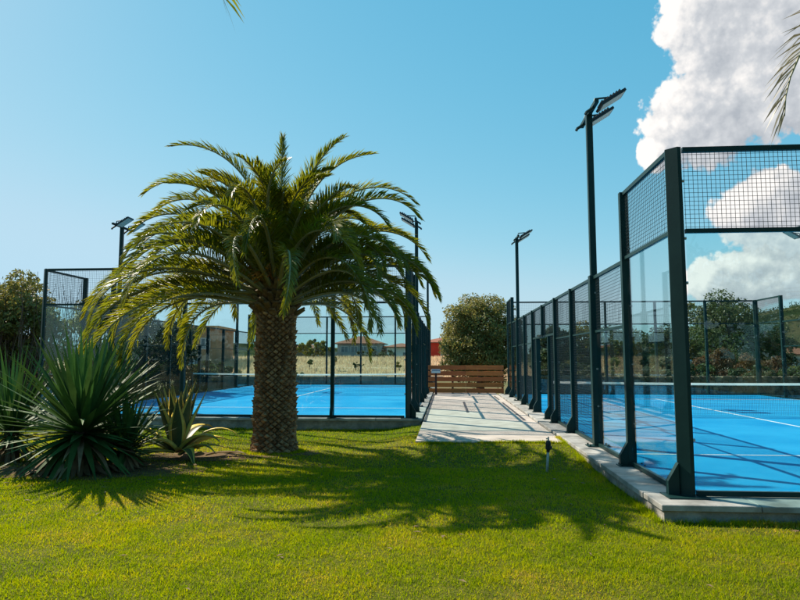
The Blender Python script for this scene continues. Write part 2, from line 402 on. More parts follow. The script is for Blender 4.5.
def np_mesh(name, verts, quads, mats, parent=None, loc=(0, 0, 0), tris=None, midx=None, smooth=False):
    """fast mesh from numpy arrays"""
    verts = np.asarray(verts, dtype=np.float32).reshape(-1, 3)
    me = bpy.data.meshes.new(name)
    parts = []; starts = []; tot = []
    off = 0
    if quads is not None and len(quads):
        q = np.asarray(quads, dtype=np.int32); parts.append(q.ravel())
        starts.append(off + 4 * np.arange(len(q))); tot.append(np.full(len(q), 4)); off += 4 * len(q)
    if tris is not None and len(tris):
        t = np.asarray(tris, dtype=np.int32); parts.append(t.ravel())
        starts.append(off + 3 * np.arange(len(t))); tot.append(np.full(len(t), 3)); off += 3 * len(t)
    loops = np.concatenate(parts); st = np.concatenate(starts).astype(np.int32)
    me.vertices.add(len(verts)); me.vertices.foreach_set('co', verts.ravel())
    me.loops.add(len(loops)); me.loops.foreach_set('vertex_index', loops.astype(np.int32))
    me.polygons.add(len(st)); me.polygons.foreach_set('loop_start', st)
    for m in (mats if isinstance(mats, (list, tuple)) else [mats]): me.materials.append(m)
    if midx is not None: me.polygons.foreach_set('material_index', np.asarray(midx, dtype=np.int32))
    if smooth: me.polygons.foreach_set('use_smooth', np.ones(len(st), dtype=bool))
    me.update(calc_edges=True); me.validate()
    o = bpy.data.objects.new(name, me); o.location = loc
    return link(o, parent)

def vnoise(x, y, seed=0):
    """smooth value noise on numpy arrays"""
    xi = np.floor(x).astype(np.int64); yi = np.floor(y).astype(np.int64)
    xf = x - xi; yf = y - yi
    def h(a, b):
        n = (a * 374761393 + b * 668265263 + seed * 974711) & 0x7fffffff
        n = ((n ^ (n >> 13)) * 1274126177) & 0x7fffffff
        return ((n ^ (n >> 16)) & 0xffff) / 65535.0
    u = xf * xf * (3 - 2 * xf); v = yf * yf * (3 - 2 * yf)
    return (h(xi, yi) * (1 - u) + h(xi + 1, yi) * u) * (1 - v) + (h(xi, yi + 1) * (1 - u) + h(xi + 1, yi + 1) * u) * v
def fbm(x, y, o=4, seed=0):
    t = 0; a = 0.5; s = 0
    for k in range(o):
        t = t + a * vnoise(x * 2 ** k, y * 2 ** k, seed + k); s += a; a *= 0.5
    return t / s
def sstep(a, b, x):
    t = np.clip((x - a) / (b - a), 0, 1); return t * t * (3 - 2 * t)

# ------------------------------------------------------------------ ground
XR, YR, WR = 2.639, 7.354, 10.41         # right court: left wall, near wall, width
XL1, YL, WL = -0.976, 16.27, 10.10       # left court: right wall, near wall, width
XL = XL1 - WL
CL = 20.0
PL_R = (XR - 0.40, YR - 0.44, XR + WR + 0.4, YR + CL + 0.4)
PL_L = (XL - 0.34, YL - 0.19, XL1 + 0.33, YL + CL + 0.4)
PATH = (-0.62, 12.2, XR - 0.42, 29.2)

def gz(x, y):
    x = np.asarray(x, float); y = np.asarray(y, float)
    t = sstep(8.0, 16.0, y) * sstep(1.2, -2.0, x)
    far = sstep(15.0, 24.0, y)
    up = 0.115 * sstep(9.8, 12.1, y) * sstep(-1.7, -0.6, x) * sstep(4.0, 2.4, x)
    return -0.185 + up - 0.13 * t * (1 - far) - 0.10 * far + 0.022 * (fbm(x * 0.7, y * 0.7, 3, 5) - 0.5)

def ground():
    # one sheet to the horizon, finer towards the camera
    xs = np.unique(np.concatenate([np.linspace(-3000, -60, 30), np.linspace(-60, 60, 121), np.linspace(60, 3000, 30)]))
    ys = np.unique(np.concatenate([np.linspace(-600, -10, 12), np.linspace(-10, 100, 111), np.linspace(100, 4000, 40)]))
    X, Y = np.meshgrid(xs, ys)
    Z = np.full_like(X, -0.42) + 0.04 * (fbm(X * 0.3, Y * 0.3, 3, 9) - 0.5)
    n = len(xs)
    i = np.arange(len(ys) - 1)[:, None] * n + np.arange(n - 1)[None, :]
    q = np.stack([i, i + 1, i + n + 1, i + n], -1).reshape(-1, 4)
    o = np_mesh('ground', np.stack([X, Y, Z], -1), q, M['field'], smooth=True); tag(o, kind='structure')
    # lawn sheet
    xs = np.arange(-20, 20.01, 0.2); ys = np.arange(-6, 23.01, 0.2)
    X, Y = np.meshgrid(xs, ys); Z = gz(X, Y)
    n = len(xs)
    i = np.arange(len(ys) - 1)[:, None] * n + np.arange(n - 1)[None, :]
    q = np.stack([i, i + 1, i + n + 1, i + n], -1).reshape(-1, 4)
    o = np_mesh('lawn', np.stack([X, Y, Z], -1), q, M['soil'], smooth=True); tag(o, kind='structure')
    # bare earth under the spiky plants and round the palm
    def patch(cx, cy, rx, ry, name):
        ring = 40; vs = [(cx, cy, float(gz(cx, cy)) + 0.012)]; qs = []
        for k in range(ring):
            a = 2 * math.pi * k / ring
            rr = 1 + 0.35 * (random.random() - 0.5)
            x, y = cx + rx * rr * math.cos(a), cy + ry * rr * math.sin(a)
            vs.append((x, y, float(gz(x, y)) + 0.006))
        tr = [(0, 1 + k, 1 + (k + 1) % ring) for k in range(ring)]
        o = np_mesh(name, vs, None, M['bare'], tris=tr); tag(o, kind='structure')
    patch(-5.6, 9.6, 1.9, 0.95, 'bare_earth')
    patch(-4.4, 11.2, 1.0, 0.6, 'bare_earth')
    patch(-3.3, 11.9, 0.85, 0.75, 'bare_earth')
ground()

def grass():
    def region(n, x0f, x1f, y0, y1):
        y = np.sqrt(rng.random(n) * (y1 ** 2 - y0 ** 2) + y0 ** 2)
        x = (x0f + (x1f - x0f) * rng.random(n)) * y
        return x, y
    xs, ys, ws, ls = [], [], [], []
    for (n, y0, y1, w, l) in ((210000, 3.6, 6.5, 0.0042, 0.040), (190000, 6.5, 10.0, 0.0058, 0.042), (150000, 10.0, 16.2, 0.008, 0.046)):
        x, y = region(n, -1.02, 0.86, y0, y1)
        xs.append(x); ys.append(y); ws.append(np.full(n, w)); ls.append(np.full(n, l))
    x = np.concatenate(xs); y = np.concatenate(ys); w = np.concatenate(ws); l = np.concatenate(ls)
    keep = ~((x > PL_R[0] - 0.01) & (y > PL_R[1] - 0.01))
    keep &= ~((x < PL_L[2] + 0.01) & (y > PL_L[1] - 0.01) & (x > PL_L[0]))
    keep &= ~((x > PATH[0] - 0.01) & (x < PATH[2] + 0.2) & (y > PATH[1] - 0.01))
    # thin where the earth is bare
    def thin(cx, cy, rx, ry):
        d = ((x - cx) / rx) ** 2 + ((y - cy) / ry) ** 2
        return rng.random(len(x)) < np.clip(d * 1.1 - 0.25 + 0.5 * (fbm(x * 2, y * 2, 3, 3) - 0.5), 0.06, 1)
    keep &= thin(-5.6, 9.6, 1.9, 1.0) & thin(-4.4, 11.2, 1.1, 0.7) & thin(-3.3, 11.9, 0.75, 0.7)
    worn = fbm(x * 0.8 + 4, y * 1.3, 4, 21)
    keep &= rng.random(len(x)) < np.clip(1.25 - 1.6 * sstep(0.52, 0.72, worn), 0.6, 1)
    x, y, w, l = x[keep], y[keep], w[keep], l[keep]
    # longer uncut tufts creeping along the kerbs, the path and the palm foot
    def edge(x0, y0, x1, y1, n, w_, l_, spread):
        t = rng.random(n); d = np.abs(rng.normal(0, spread, n))
        nx, ny = (y1 - y0), -(x1 - x0); q = math.hypot(nx, ny)
        m_ = rng.random(n) < np.clip(2.2 * fbm(t * q * 1.7 + x0, t * 0 + y0, 3, 31) - 0.5, 0.05, 1)
        ex = x0 + (x1 - x0) * t + nx / q * d; ey = y0 + (y1 - y0) * t + ny / q * d
        return ex[m_], ey[m_], np.full(m_.sum(), w_), np.full(m_.sum(), l_)
    E = [edge(PL_R[0], 13.0, PL_R[0], PL_R[1], 9000, 0.005, 0.085, 0.035)]
    E[0] = (2 * PL_R[0] - E[0][0], E[0][1], E[0][2], E[0][3]) if E[0][0].mean() > PL_R[0] else E[0]
    e2 = edge(PL_R[0], PL_R[1], 7.0, PL_R[1], 9000, 0.005, 0.085, 0.035); E.append(e2 if e2[1].mean() < PL_R[1] else (e2[0], 2 * PL_R[1] - e2[1], e2[2], e2[3]))
    e3 = edge(-12.0, PL_L[1], PL_L[2], PL_L[1], 11000, 0.008, 0.09, 0.04); E.append(e3 if e3[1].mean() < PL_L[1] else (e3[0], 2 * PL_L[1] - e3[1], e3[2], e3[3]))
    e4 = edge(PATH[0], PATH[1], PATH[2], PATH[1], 5000, 0.007, 0.075, 0.03); E.append(e4 if e4[1].mean() < PATH[1] else (e4[0], 2 * PATH[1] - e4[1], e4[2], e4[3]))
    ta = rng.random(4500) * 2 * np.pi; tr = 0.43 + np.abs(rng.normal(0, 0.10, 4500))
    E.append((-3.32 + tr * np.cos(ta), 11.95 + tr * np.sin(ta), np.full(4500, 0.006), np.full(4500, 0.075)))
    x = np.concatenate([x] + [e[0] for e in E]); y = np.concatenate([y] + [e[1] for e in E])
    w = np.concatenate([w] + [e[2] for e in E]); l = np.concatenate([l] + [e[3] for e in E])
    n = len(x); z = gz(x, y) - 0.004
    clump = fbm(x * 5, y * 5, 3, 13)
    l = 0.9 * l * (0.5 + 0.7 * rng.random(n)) * (0.55 + 0.95 * clump)
    a = rng.random(n) * 2 * np.pi; lean = 0.25 + 0.75 * rng.random(n); b = rng.random(n) * 2 * np.pi
    tip = np.stack([x + l * np.sin(lean) * np.cos(b), y + l * np.sin(lean) * np.sin(b), z + l * np.cos(lean)], -1)
    dx, dy = np.cos(a) * w, np.sin(a) * w
    p0 = np.stack([x - dx, y - dy, z], -1); p1 = np.stack([x + dx, y + dy, z], -1)
    v = np.stack([p0, p1, tip], 1).reshape(-1, 3)
    o = np_mesh('grass', v, None, M['grass'], tris=np.arange(3 * n).reshape(-1, 3))
    tag(o, 'short mown yellow green grass of the lawn', 'grass', kind='stuff')
grass()

# ------------------------------------------------------------------ courts: plinth, turf, lines
def plinth(P, name, step):
    x0, y0, x1, y1 = P
    mb = MB(); mb.box((x0 + 0.035, y0 + 0.035, -0.75), (x1 - 0.035, y1 - 0.035, -0.062))
    mb.build(name, M['plinth']); tag(bpy.context.scene.objects[-1], kind='structure') if False else None
    o = [c for c in COL.objects if c.name.startswith(name)][-1]; tag(o, kind='structure')
    # coping slabs round the edge, with open joints
    cp = MB(); wd = 0.62
    def run(a0, a1, fn):
        n = max(1, round((a1 - a0) / step)); s = (a1 - a0) / n
        for k in range(n):
            j = random.uniform(-0.010, 0.010)
            fn(a0 + k * s + 0.004, a0 + (k + 1) * s - 0.004, j, random.uniform(-0.003, 0.0))
    run(x0, x1, lambda a, b, j, dz: cp.bbox((a, y0 + j, -0.06), (b, y0 + wd, dz), 0.006))
    run(x0, x1, lambda a, b, j, dz: cp.bbox((a, y1 - wd, -0.06), (b, y1 + j, dz), 0.006))
    run(y0 + wd + 0.004, y1 - wd - 0.004, lambda a, b, j, dz: cp.bbox((x0 + j, a, -0.06), (x0 + wd, b, dz), 0.006))
    run(y0 + wd + 0.004, y1 - wd - 0.004, lambda a, b, j, dz: cp.bbox((x1 - wd, a, -0.06), (x1 + j, b, dz), 0.006))
    o = cp.build('coping', M['cap']); tag(o, kind='structure')
    # concrete slab under the turf
    sl = MB(); sl.box((x0 + wd + 0.006, y0 + wd + 0.006, -0.061), (x1 - wd - 0.006, y1 - wd - 0.006, -0.004))
    o = sl.build('court_slab', M['plinth']); tag(o, kind='structure')
plinth(PL_R, 'plinth', 1.0)
plinth(PL_L, 'plinth', 1.2)

def court(x0, y0, W):
    mb = MB(); mb.box((x0 + 0.06, y0 + 0.06, -0.002), (x0 + W - 0.06, y0 + CL - 0.06, 0.012))
    o = mb.build('court_turf', M['court']); tag(o, kind='structure')
    ln = MB(); z0, z1 = 0.0125, 0.0165; ym = y0 + CL / 2
    for yy in (ym - 6.95, ym + 6.95):
        ln.box((x0 + 0.07, yy - 0.03, z0), (x0 + W - 0.07, yy + 0.03, z1))
    xc = x0 + W / 2
    ln.box((xc - 0.03, ym - 7.15, z0 + 0.002), (xc + 0.03, ym + 7.15, z1 + 0.002))
    o = ln.build('court_lines', M['line']); tag(o, kind='structure')
court(XR, YR, WR)
court(XL, YL, WL)

# ------------------------------------------------------------------ path
def path():
    x0, y0, x1, y1 = PATH
    mb = MB(); mb.box((x0, y0 + 0.01, -0.5), (x1, y1, -0.062)); o = mb.build('path_bed', M['plinth']); tag(o, kind='structure')
    sl = MB(); nx = 1; sx = (x1 - x0 - 0.0) / nx; y = y0; row = 0
    while y < y1 - 0.05:
        ye = min(y + 2.43, y1)
        for k in range(nx):
            sl.bbox((x0 + k * sx + 0.004, y + 0.004, -0.075), (x0 + (k + 1) * sx - 0.004, ye - 0.004, -0.048 + random.uniform(-0.002, 0.002)), 0.004)
        y = ye
    o = sl.build('path', M['path']); tag(o, kind='structure')
    for (cx, a, b, w) in ((x0 + 0.05, 15.9, 28.2, 0.07), (1.98, 16.4, 22.9, 0.07), (1.98, 24.4, 26.8, 0.06), (0.6, 18.6, 23.2, 0.075)):  # thin dark strips running lengthwise on the path surface
        d = MB(); d.box((cx - w / 2, a, -0.05), (cx + w / 2, b, -0.041))
        o = d.build('dark_strip', M['path_strip']); tag(o, kind='structure')
path()

# ------------------------------------------------------------------ padel cages
mesh_cache = {}
def mesh_panel(axis, w, h):
    """welded wire mesh, 50 mm grid, lower left corner at the origin, running along X or Y"""
    key = (axis, round(w, 3), round(h, 3))
    if key in mesh_cache: return mesh_cache[key]
    mb = MB(); t = 0.0021; sp = 0.0508
    def bar(a0, a1, z0, z1, d):
        if axis == 'x': mb.box((a0, d - t, z0), (a1, d + t, z1))
        else: mb.box((d - t, a0, z0), (d + t, a1, z1))
    n = int(w / sp); off = (w - n * sp) / 2
    for k in range(n + 1): bar(off + k * sp - t, off + k * sp + t, 0, h, 0)
    n = int(h / sp); off = (h - n * sp) / 2
    for k in range(n + 1): bar(0, w, off + k * sp - t, off + k * sp + t, 2 * t)
    mesh_cache[key] = mb.mesh('mesh_panel', M['wire'])
    return mesh_cache[key]

def cage(name, label, x0, y0, W, near_edge_labels=None):
    root = thing(name, label, 'padel court', (x0, y0, 0), 'glass walled padel cages')
    st = M['steel']; pw = 0.05
    L = CL
    def put_mesh(axis, x, y, z, w, h):
        o = bpy.data.objects.new('mesh_panel', mesh_panel(axis, w, h)); o.location = (x, y, z); link(o, root)
    def glass(axis, x, y, w, z0, z1):
        mb = MB()
        if axis == 'x': mb.box((x, y - 0.006, z0), (x + w, y + 0.006, z1))
        else: mb.box((x - 0.006, y, z0), (x + 0.006, y + w, z1))
        mb.build('glass_panel', M['glass'], root)
    def rail(axis, x, y, w, z, h=0.05, d=0.05, name='rail'):
        mb = MB()
        if axis == 'x': mb.box((x, y - d / 2, z - h), (x + w, y + d / 2, z))
        else: mb.box((x - d / 2, y, z - h), (x + d / 2, y + w, z))
        mb.build(name, st, root)
    def post(x, y, h, axis, out, z0=0.0):
        """rectangular upright with a gusseted foot on the outside; out = outward sign"""
        mb = MB(); a, b = 0.045, 0.06
        if axis == 'y': mb.box((x - b, y - a, z0), (x + b, y + a, h))
        else: mb.box((x - a, y - b, z0), (x + a, y + b, h))
        if z0 == 0.0:
            f = 0.11
            if axis == 'y':
                e = x + out * b; q = x + out * (b + f)
                pts = [(e, 0.012), (q, 0.012), (q, 0.15), (e, 0.34)]
                vs = [(px, y - 0.04, pz) for px, pz in pts] + [(px, y + 0.04, pz) for px, pz in pts]
                pl = ((x - out * 0.0 - 0.2, y - 0.1, 0.001), (x + 0.2, y + 0.1, 0.011))
            else:
                e = y + out * b; q = y + out * (b + f)
                pts = [(e, 0.012), (q, 0.012), (q, 0.15), (e, 0.34)]
                vs = [(x - 0.04, py, pz) for py, pz in pts] + [(x + 0.04, py, pz) for py, pz in pts]
                pl = ((x - 0.1, y - 0.2, 0.001), (x + 0.1, y + 0.2, 0.011))
            mb.add(vs, [(0, 1, 2, 3), (7, 6, 5, 4), (0, 4, 5, 1), (1, 5, 6, 2), (2, 6, 7, 3), (3, 7, 4, 0)])
        if z0 == 0.0:
            p = mb; p.box(*pl)
            for sx in (-1, 1):
                for sy in (-1, 1):
                    cx, cy = (pl[0][0] + pl[1][0]) / 2, (pl[0][1] + pl[1][1]) / 2
                    p.tube([(cx + sx * 0.08 * (2 if axis == 'y' else 1), cy + sy * 0.08 * (1 if axis == 'y' else 2), 0.011),
                            (cx + sx * 0.08 * (2 if axis == 'y' else 1), cy + sy * 0.08 * (1 if axis == 'y' else 2), 0.03)], 0.012, 6)
        # bolts down the court side edge
        bt = mb; mb.cur = 1
        zz = max(z0, 0.0) + 0.6
        while zz < h - 0.2:
            if axis == 'y':
                bt.tube([(x - out * (b - 0.02), y - a - 0.006, zz), (x - out * (b - 0.02), y + a + 0.006, zz)], 0.012, 6)
                bt.tube([(x - out * b, y - 0.02, zz), (x - out * (b + 0.012), y - 0.02, zz)], 0.014, 6)
            else:
                bt.tube([(x - a - 0.006, y - out * (b - 0.02), zz), (x + a + 0.006, y - out * (b - 0.02), zz)], 0.012, 6)
            zz += 0.85
        mb.build('post', [st, M['bolt']], root)
    def corner(x, y, sx, sy):
        """chamfered corner upright; sx, sy point outwards"""
        c = 0.105; e = 0.045
        poly = [(x + sx * e, y - sy * (c - e)), (x - sx * (c - e), y + sy * e), (x - sx * c, y + sy * (e - 0.01)),
                (x - sx * c, y - sy * 0.02), (x - sx * 0.05, y - sy * c), (x + sx * (e - 0.01), y - sy * c)]
        if sx * sy > 0: poly = poly[::-1]
        # order the polygon counter-clockwise
        ar = sum(poly[i][0] * poly[(i + 1) % 6][1] - poly[(i + 1) % 6][0] * poly[i][1] for i in range(6))
        if ar < 0: poly = poly[::-1]
        mb = MB(); mb.prism(poly, 0.0, 4.0)
        # gusset feet
        ex = x + sx * e; qx = x + sx * (e + 0.12)
        pts = [(ex, 0.012), (qx, 0.012), (qx, 0.16), (ex, 0.36)]
        yc = y - sy * (c - 0.04)
        vs = [(px, yc - 0.04, pz) for px, pz in pts] + [(px, yc + 0.04, pz) for px, pz in pts]
        mb.add(vs, [(0, 1, 2, 3), (7, 6, 5, 4), (0, 4, 5, 1), (1, 5, 6, 2), (2, 6, 7, 3), (3, 7, 4, 0)])
        mb.box((x - 0.22, y - 0.16, 0.001), (x + 0.22, y + 0.16, 0.011))
        bt = mb; mb.cur = 1
        for zz in (0.62, 1.5, 2.4, 2.92, 3.6):
            bt.tube([(x - sx * c * 0.96, y - sy * 0.0, zz), (x - sx * (c + 0.03), y - sy * 0.0, zz)], 0.018, 8)
        mb.build('corner_post', [st, M['bolt']], root)
    X0, X1, Y0, Y1 = 0.0, W, 0.0, L
    for (cx, sx) in ((X0, -1), (X1, 1)):
        for (cy, sy) in ((Y0, -1), (Y1, 1)):
            corner(cx, cy, sx, sy)
    # end walls: five bays of 3 m glass under 1 m mesh
    bay = W / 5
    for (yy, out) in ((Y0, -1), (Y1, 1)):
        for k in range(5):
            a = k * bay + (0.13 if k == 0 else 0.05); b = (k + 1) * bay - (0.13 if k == 4 else 0.05)
            if k < 4: post((k + 1) * bay, yy + out * 0.0, 4.0, 'x', out)
            rail('x', a, yy, b - a, 4.0, 0.06); rail('x', a, yy, b - a, 3.03, 0.05); rail('x', a, yy, b - a, 0.065, 0.055)
            glass('x', a + 0.004, yy, b - a - 0.008, 0.068, 2.976)
            put_mesh('x', a, yy, 3.032, b - a, 0.906)
    # side walls
    for (xx, out) in ((X0, -1), (X1, 1)):
        for k in range(1, 10):
            y = 2.0 * k
            if k == 5: post(xx, y, 3.0, 'y', out, z0=2.16)
            elif k in (2, 8): continue                               # the floodlight columns stand here
            else: post(xx, y, 4.0 if k in (1, 9) else 3.0, 'y', out)
        for k in range(10):
            a = 2.0 * k + (0.13 if k == 0 else 0.05); b = 2.0 * (k + 1) - (0.13 if k == 9 else 0.05)
            if k in (1, 7): b -= 0.05
            if k in (2, 8): a += 0.05
            end = k in (0, 9)
            rail('y', xx, a, b - a, 4.0 if end else 3.0, 0.055)
            if end:
                rail('y', xx, a, b - a, 3.03, 0.045); rail('y', xx, a, b - a, 0.065, 0.055)
                glass('y', xx, a + 0.004, b - a - 0.008, 0.068, 2.982)
                put_mesh('y', xx, a, 3.032, b - a, 0.91)
            elif k in (1, 8):
                rail('y', xx, a, b - a, 2.03, 0.04); rail('y', xx, a, b - a, 0.065, 0.055)
                glass('y', xx, a + 0.004, b - a - 0.008, 0.068, 1.988)
                put_mesh('y', xx, a, 2.032, b - a, 0.912)
            elif k in (4, 5):
                # doorway beside the net: one metre left open under a lintel
                lo, hi = (a, 9.0) if k == 4 else (11.0, b)
                put_mesh('y', xx, lo, 0.07, hi - lo, 2.05); rail('y', xx, lo, hi - lo, 0.065, 0.055)
                rail('y', xx, a, b - a, 2.16, 0.05)
                put_mesh('y', xx, a, 2.165, b - a, 0.775)
                post(xx, 9.0 - 0.046 if k == 4 else 11.0 + 0.046, 2.105, 'y', out)
            else:
                rail('y', xx, a, b - a, 0.065, 0.055); rail('y', xx, a, b - a, 2.03, 0.03, 0.03)
                put_mesh('y', xx, a, 0.068, b - a, 1.93); put_mesh('y', xx, a, 2.033, b - a, 0.91)
    return root

cage('padel_cage', 'nearer padel court cage on the right with tall chamfered corner post', XR, YR, WR)
cage('padel_cage', 'farther padel court cage behind the stout palm', XL, YL, WL)

# nets
def net(label, x0, y0, W):
    root = thing('court_net', label, 'net', (x0, y0 + CL / 2, 0.0), 'low nets across the courts')
    for x in (0.12, W - 0.12):
        p = MB(); p.box((x - 0.04, -0.04, 0.013), (x + 0.04, 0.04, 0.95)); p.build('net_post', M['steel'], root)
    b = MB(); n = 24
    for k in range(n):
        xa, xb = 0.17 + (W - 0.34) * k / n, 0.17 + (W - 0.34) * (k + 1) / n
        za = 0.88 + 0.04 * (2 * k / n - 1) ** 2; zb = 0.88 + 0.04 * (2 * (k + 1) / n - 1) ** 2
        b.add([(xa, -0.012, za - 0.06), (xb, -0.012, zb - 0.06), (xb, -0.012, zb), (xa, -0.012, za), (xa, 0.012, za - 0.06), (xb, 0.012, zb - 0.06), (xb, 0.012, zb), (xa, 0.012, za)],
              [(0, 1, 2, 3), (5, 4, 7, 6), (3, 2, 6, 7), (1, 0, 4, 5)])
    b.build('net_band', M['band'], root)
    c = MB(); t = 0.0016; sp = 0.045
    for k in range(int((W - 0.34) / sp)):
        x = 0.17 + k * sp; c.box((x - t, -t, 0.03), (x + t, t, 0.83))
    for k in range(18):
        z = 0.03 + k * sp; c.box((0.17, t, z - t), (W - 0.17, 3 * t, z + t))
    c.build('net_mesh', M['net'], root)
net('white banded net of the nearer right hand court', XR, YR, WR)
net('white banded net of the farther court behind the palm', XL, YL, WL)

# floodlight columns
def floodlight(label, x, y, side):
    """side = +1: lamps face +X, -1: lamps face -X"""
    root = thing('floodlight_pole', label, 'floodlight', (x, y, 0), 'floodlight poles along the court sides')
    p = MB(); p.bbox((-0.085, -0.075, 0.0), (0.085, 0.075, 3.02), 0.008); p.bbox((-0.055, -0.05, 3.02), (0.055, 0.05, 6.05), 0.006)
    b = MB(); b.box((-0.2, -0.14, 0.001), (0.2, 0.14, 0.016))
    for sx in (-1, 1):
        for sy in (-1, 1): b.tube([(sx * 0.16, sy * 0.1, 0.016), (sx * 0.16, sy * 0.1, 0.045)], 0.014, 6)
    b.build('base_plate', M['steel'], root)
    bt = p; p.cur = 1
    for z in (0.7, 1.35, 2.0, 2.7): bt.tube([(0, -0.076, z), (0, -0.09, z)], 0.017, 8); bt.tube([(side * 0.086, 0, z), (side * 0.1, 0, z)], 0.017, 8)
    p.build('pole', [M['steel'], M['bolt']], root)
    cb = MB(); cb.box((-0.035, -0.62, 5.985), (0.035, -0.052, 6.045)); cb.box((-0.035, 0.052, 5.985), (0.035, 0.62, 6.045)); cb.box((-0.03, -0.0515, 5.99), (0.03, 0.0515, 6.04)); cb.build('crossbar', M['steel'], root)
    a = R(32)
    for yy in (-0.40, 0.40):
        h = MB(); u = Vector((side * math.cos(a), 0, math.sin(a))); n = Vector((-side * math.sin(a), 0, math.cos(a)))
        c0 = Vector((side * 0.10, yy, 5.95))
        def slab(mb, s0, s1, w, t0, t1):
            vs = []
            for tt in (t0, t1):
                for ss, ww in ((s0, -w), (s1, -w), (s1, w), (s0, w)):
                    q = c0 + u * ss + n * tt; vs.append((q.x, q.y + ww, q.z))
            mb.add(vs, [(0, 3, 2, 1), (4, 5, 6, 7), (0, 1, 5, 4), (1, 2, 6, 5), (2, 3, 7, 6), (3, 0, 4, 7)])
        slab(h, 0.0, 0.50, 0.19, 0.0, 0.045)
        for k in range(7): slab(h, 0.05 + k * 0.06, 0.065 + k * 0.06, 0.16, 0.046, 0.085)
        hd = h.build('lamp_head', M['lamp_body'], root)
        l = MB(); slab(l, 0.03, 0.47, 0.165, -0.006, -0.0005); l.build('lens', M['lamp_grey'], hd)
        k = MB(); k.tube([(0, yy, 6.05), (side * 0.02, yy, 6.14), (side * 0.26, yy, 6.16)], 0.018, 6)
        k.tube([(0, yy, 5.985), (-side * 0.13, yy, 5.90), (-side * 0.15, yy, 5.86)], 0.028, 6); k.build('bracket', M['steel'], root)
floodlight('tallest looking floodlight pole, in the near court wall by the path', XR, YR + 4, 1)
floodlight('floodlight pole at the far end of the near court, before the round tree', XR, YR + 16, 1)
floodlight('floodlight pole beyond the near court with its lamps cut off by the photo edge', XR + WR, YR + 16, -1)
floodlight('floodlight pole just right of the palm crown, taller of two', XL1, YL + 4, -1)
floodlight('small distant floodlight pole above the wooden fence', XL1, YL + 16, -1)
floodlight('floodlight pole left of the palm, lamps among frond tips', XL, YL + 4, 1)
floodlight('distant floodlight pole half hidden behind the palm fronds', XL, YL + 16, 1)

# ------------------------------------------------------------------ wooden fence at the end of the path
def plank_fence():
    root = thing('wooden_fence', 'low red brown wooden fence of five boards closing the path', 'fence', (0.85, 28.9, -0.06))
    w = 1.72
    b = MB()
    for k in range(5):
        z = 0.03 + k * 0.262
        for (xa, xb) in ((-w, -0.003), (0.003, w)):
            b.bbox((xa, -0.02 + random.uniform(-.003, .003), z), (xb, 0.02, z + 0.20), 0.004)
    b.build('boards', M['wood'], root)
    for x in (-w + 0.05, -0.6, 0.6, w - 0.05):
        p = MB(); p.box((x - 0.045, 0.023, -0.1), (x + 0.045, 0.11, 1.28)); p.build('fence_post', M['wood_dark'], root)
plank_fence()
def bollard():
    root = thing('bollard_lamp', 'slim dark bollard with grey blue square head before the wooden fence', 'bollard lamp', (-0.49, 27.6, -0.05))
    p = MB(); p.box((-0.045, -0.045, 0.0), (0.045, 0.045, 0.95)); p.build('stem', M['wood_dark'], root)
    h = MB(); h.bbox((-0.2, -0.12, 0.95), (0.2, 0.12, 1.12), 0.01); hd = h.build('lamp_head', M['grey_paint'], root)
    l = MB(); l.box((-0.19, -0.125, 0.955), (0.19, -0.121, 1.03)); l.build('lens', M['frame'], hd)
bollard()

# ------------------------------------------------------------------ sprinkler riser on the lawn
def riser():
    z = float(gz(1.52, 9.85))
    root = thing('sprinkler_riser', 'thin grey pipe with black valve head standing on the lawn', 'sprinkler', (1.52, 9.85, z))
    p = MB(); p.tube([(-0.012, 0, -0.02), (0.0, 0, 0.14), (0.012, 0.0, 0.30)], [0.022, 0.02, 0.02], 10); p.build('pipe', M['tap_grey'], root, smooth=True)
    v = MB(); v.tube([(0.012, 0, 0.30), (0.013, 0, 0.33), (0.016, 0, 0.34), (0.018, 0, 0.43), (0.02, 0, 0.47)], [0.026, 0.026, 0.042, 0.04, 0.03], 12)
    v.tube([(0.016, 0, 0.37), (0.07, -0.02, 0.372)], 0.018, 8); v.build('valve', M['tap_dark'], root)
    n = MB(); n.tube([(0.02, 0, 0.47), (0.022, 0, 0.53)], [0.014, 0.01], 8); n.tube([(-0.015, 0, 0.50), (0.022, 0, 0.50)], 0.009, 6); n.build('nozzle', M['tap_grey'], root)
riser()

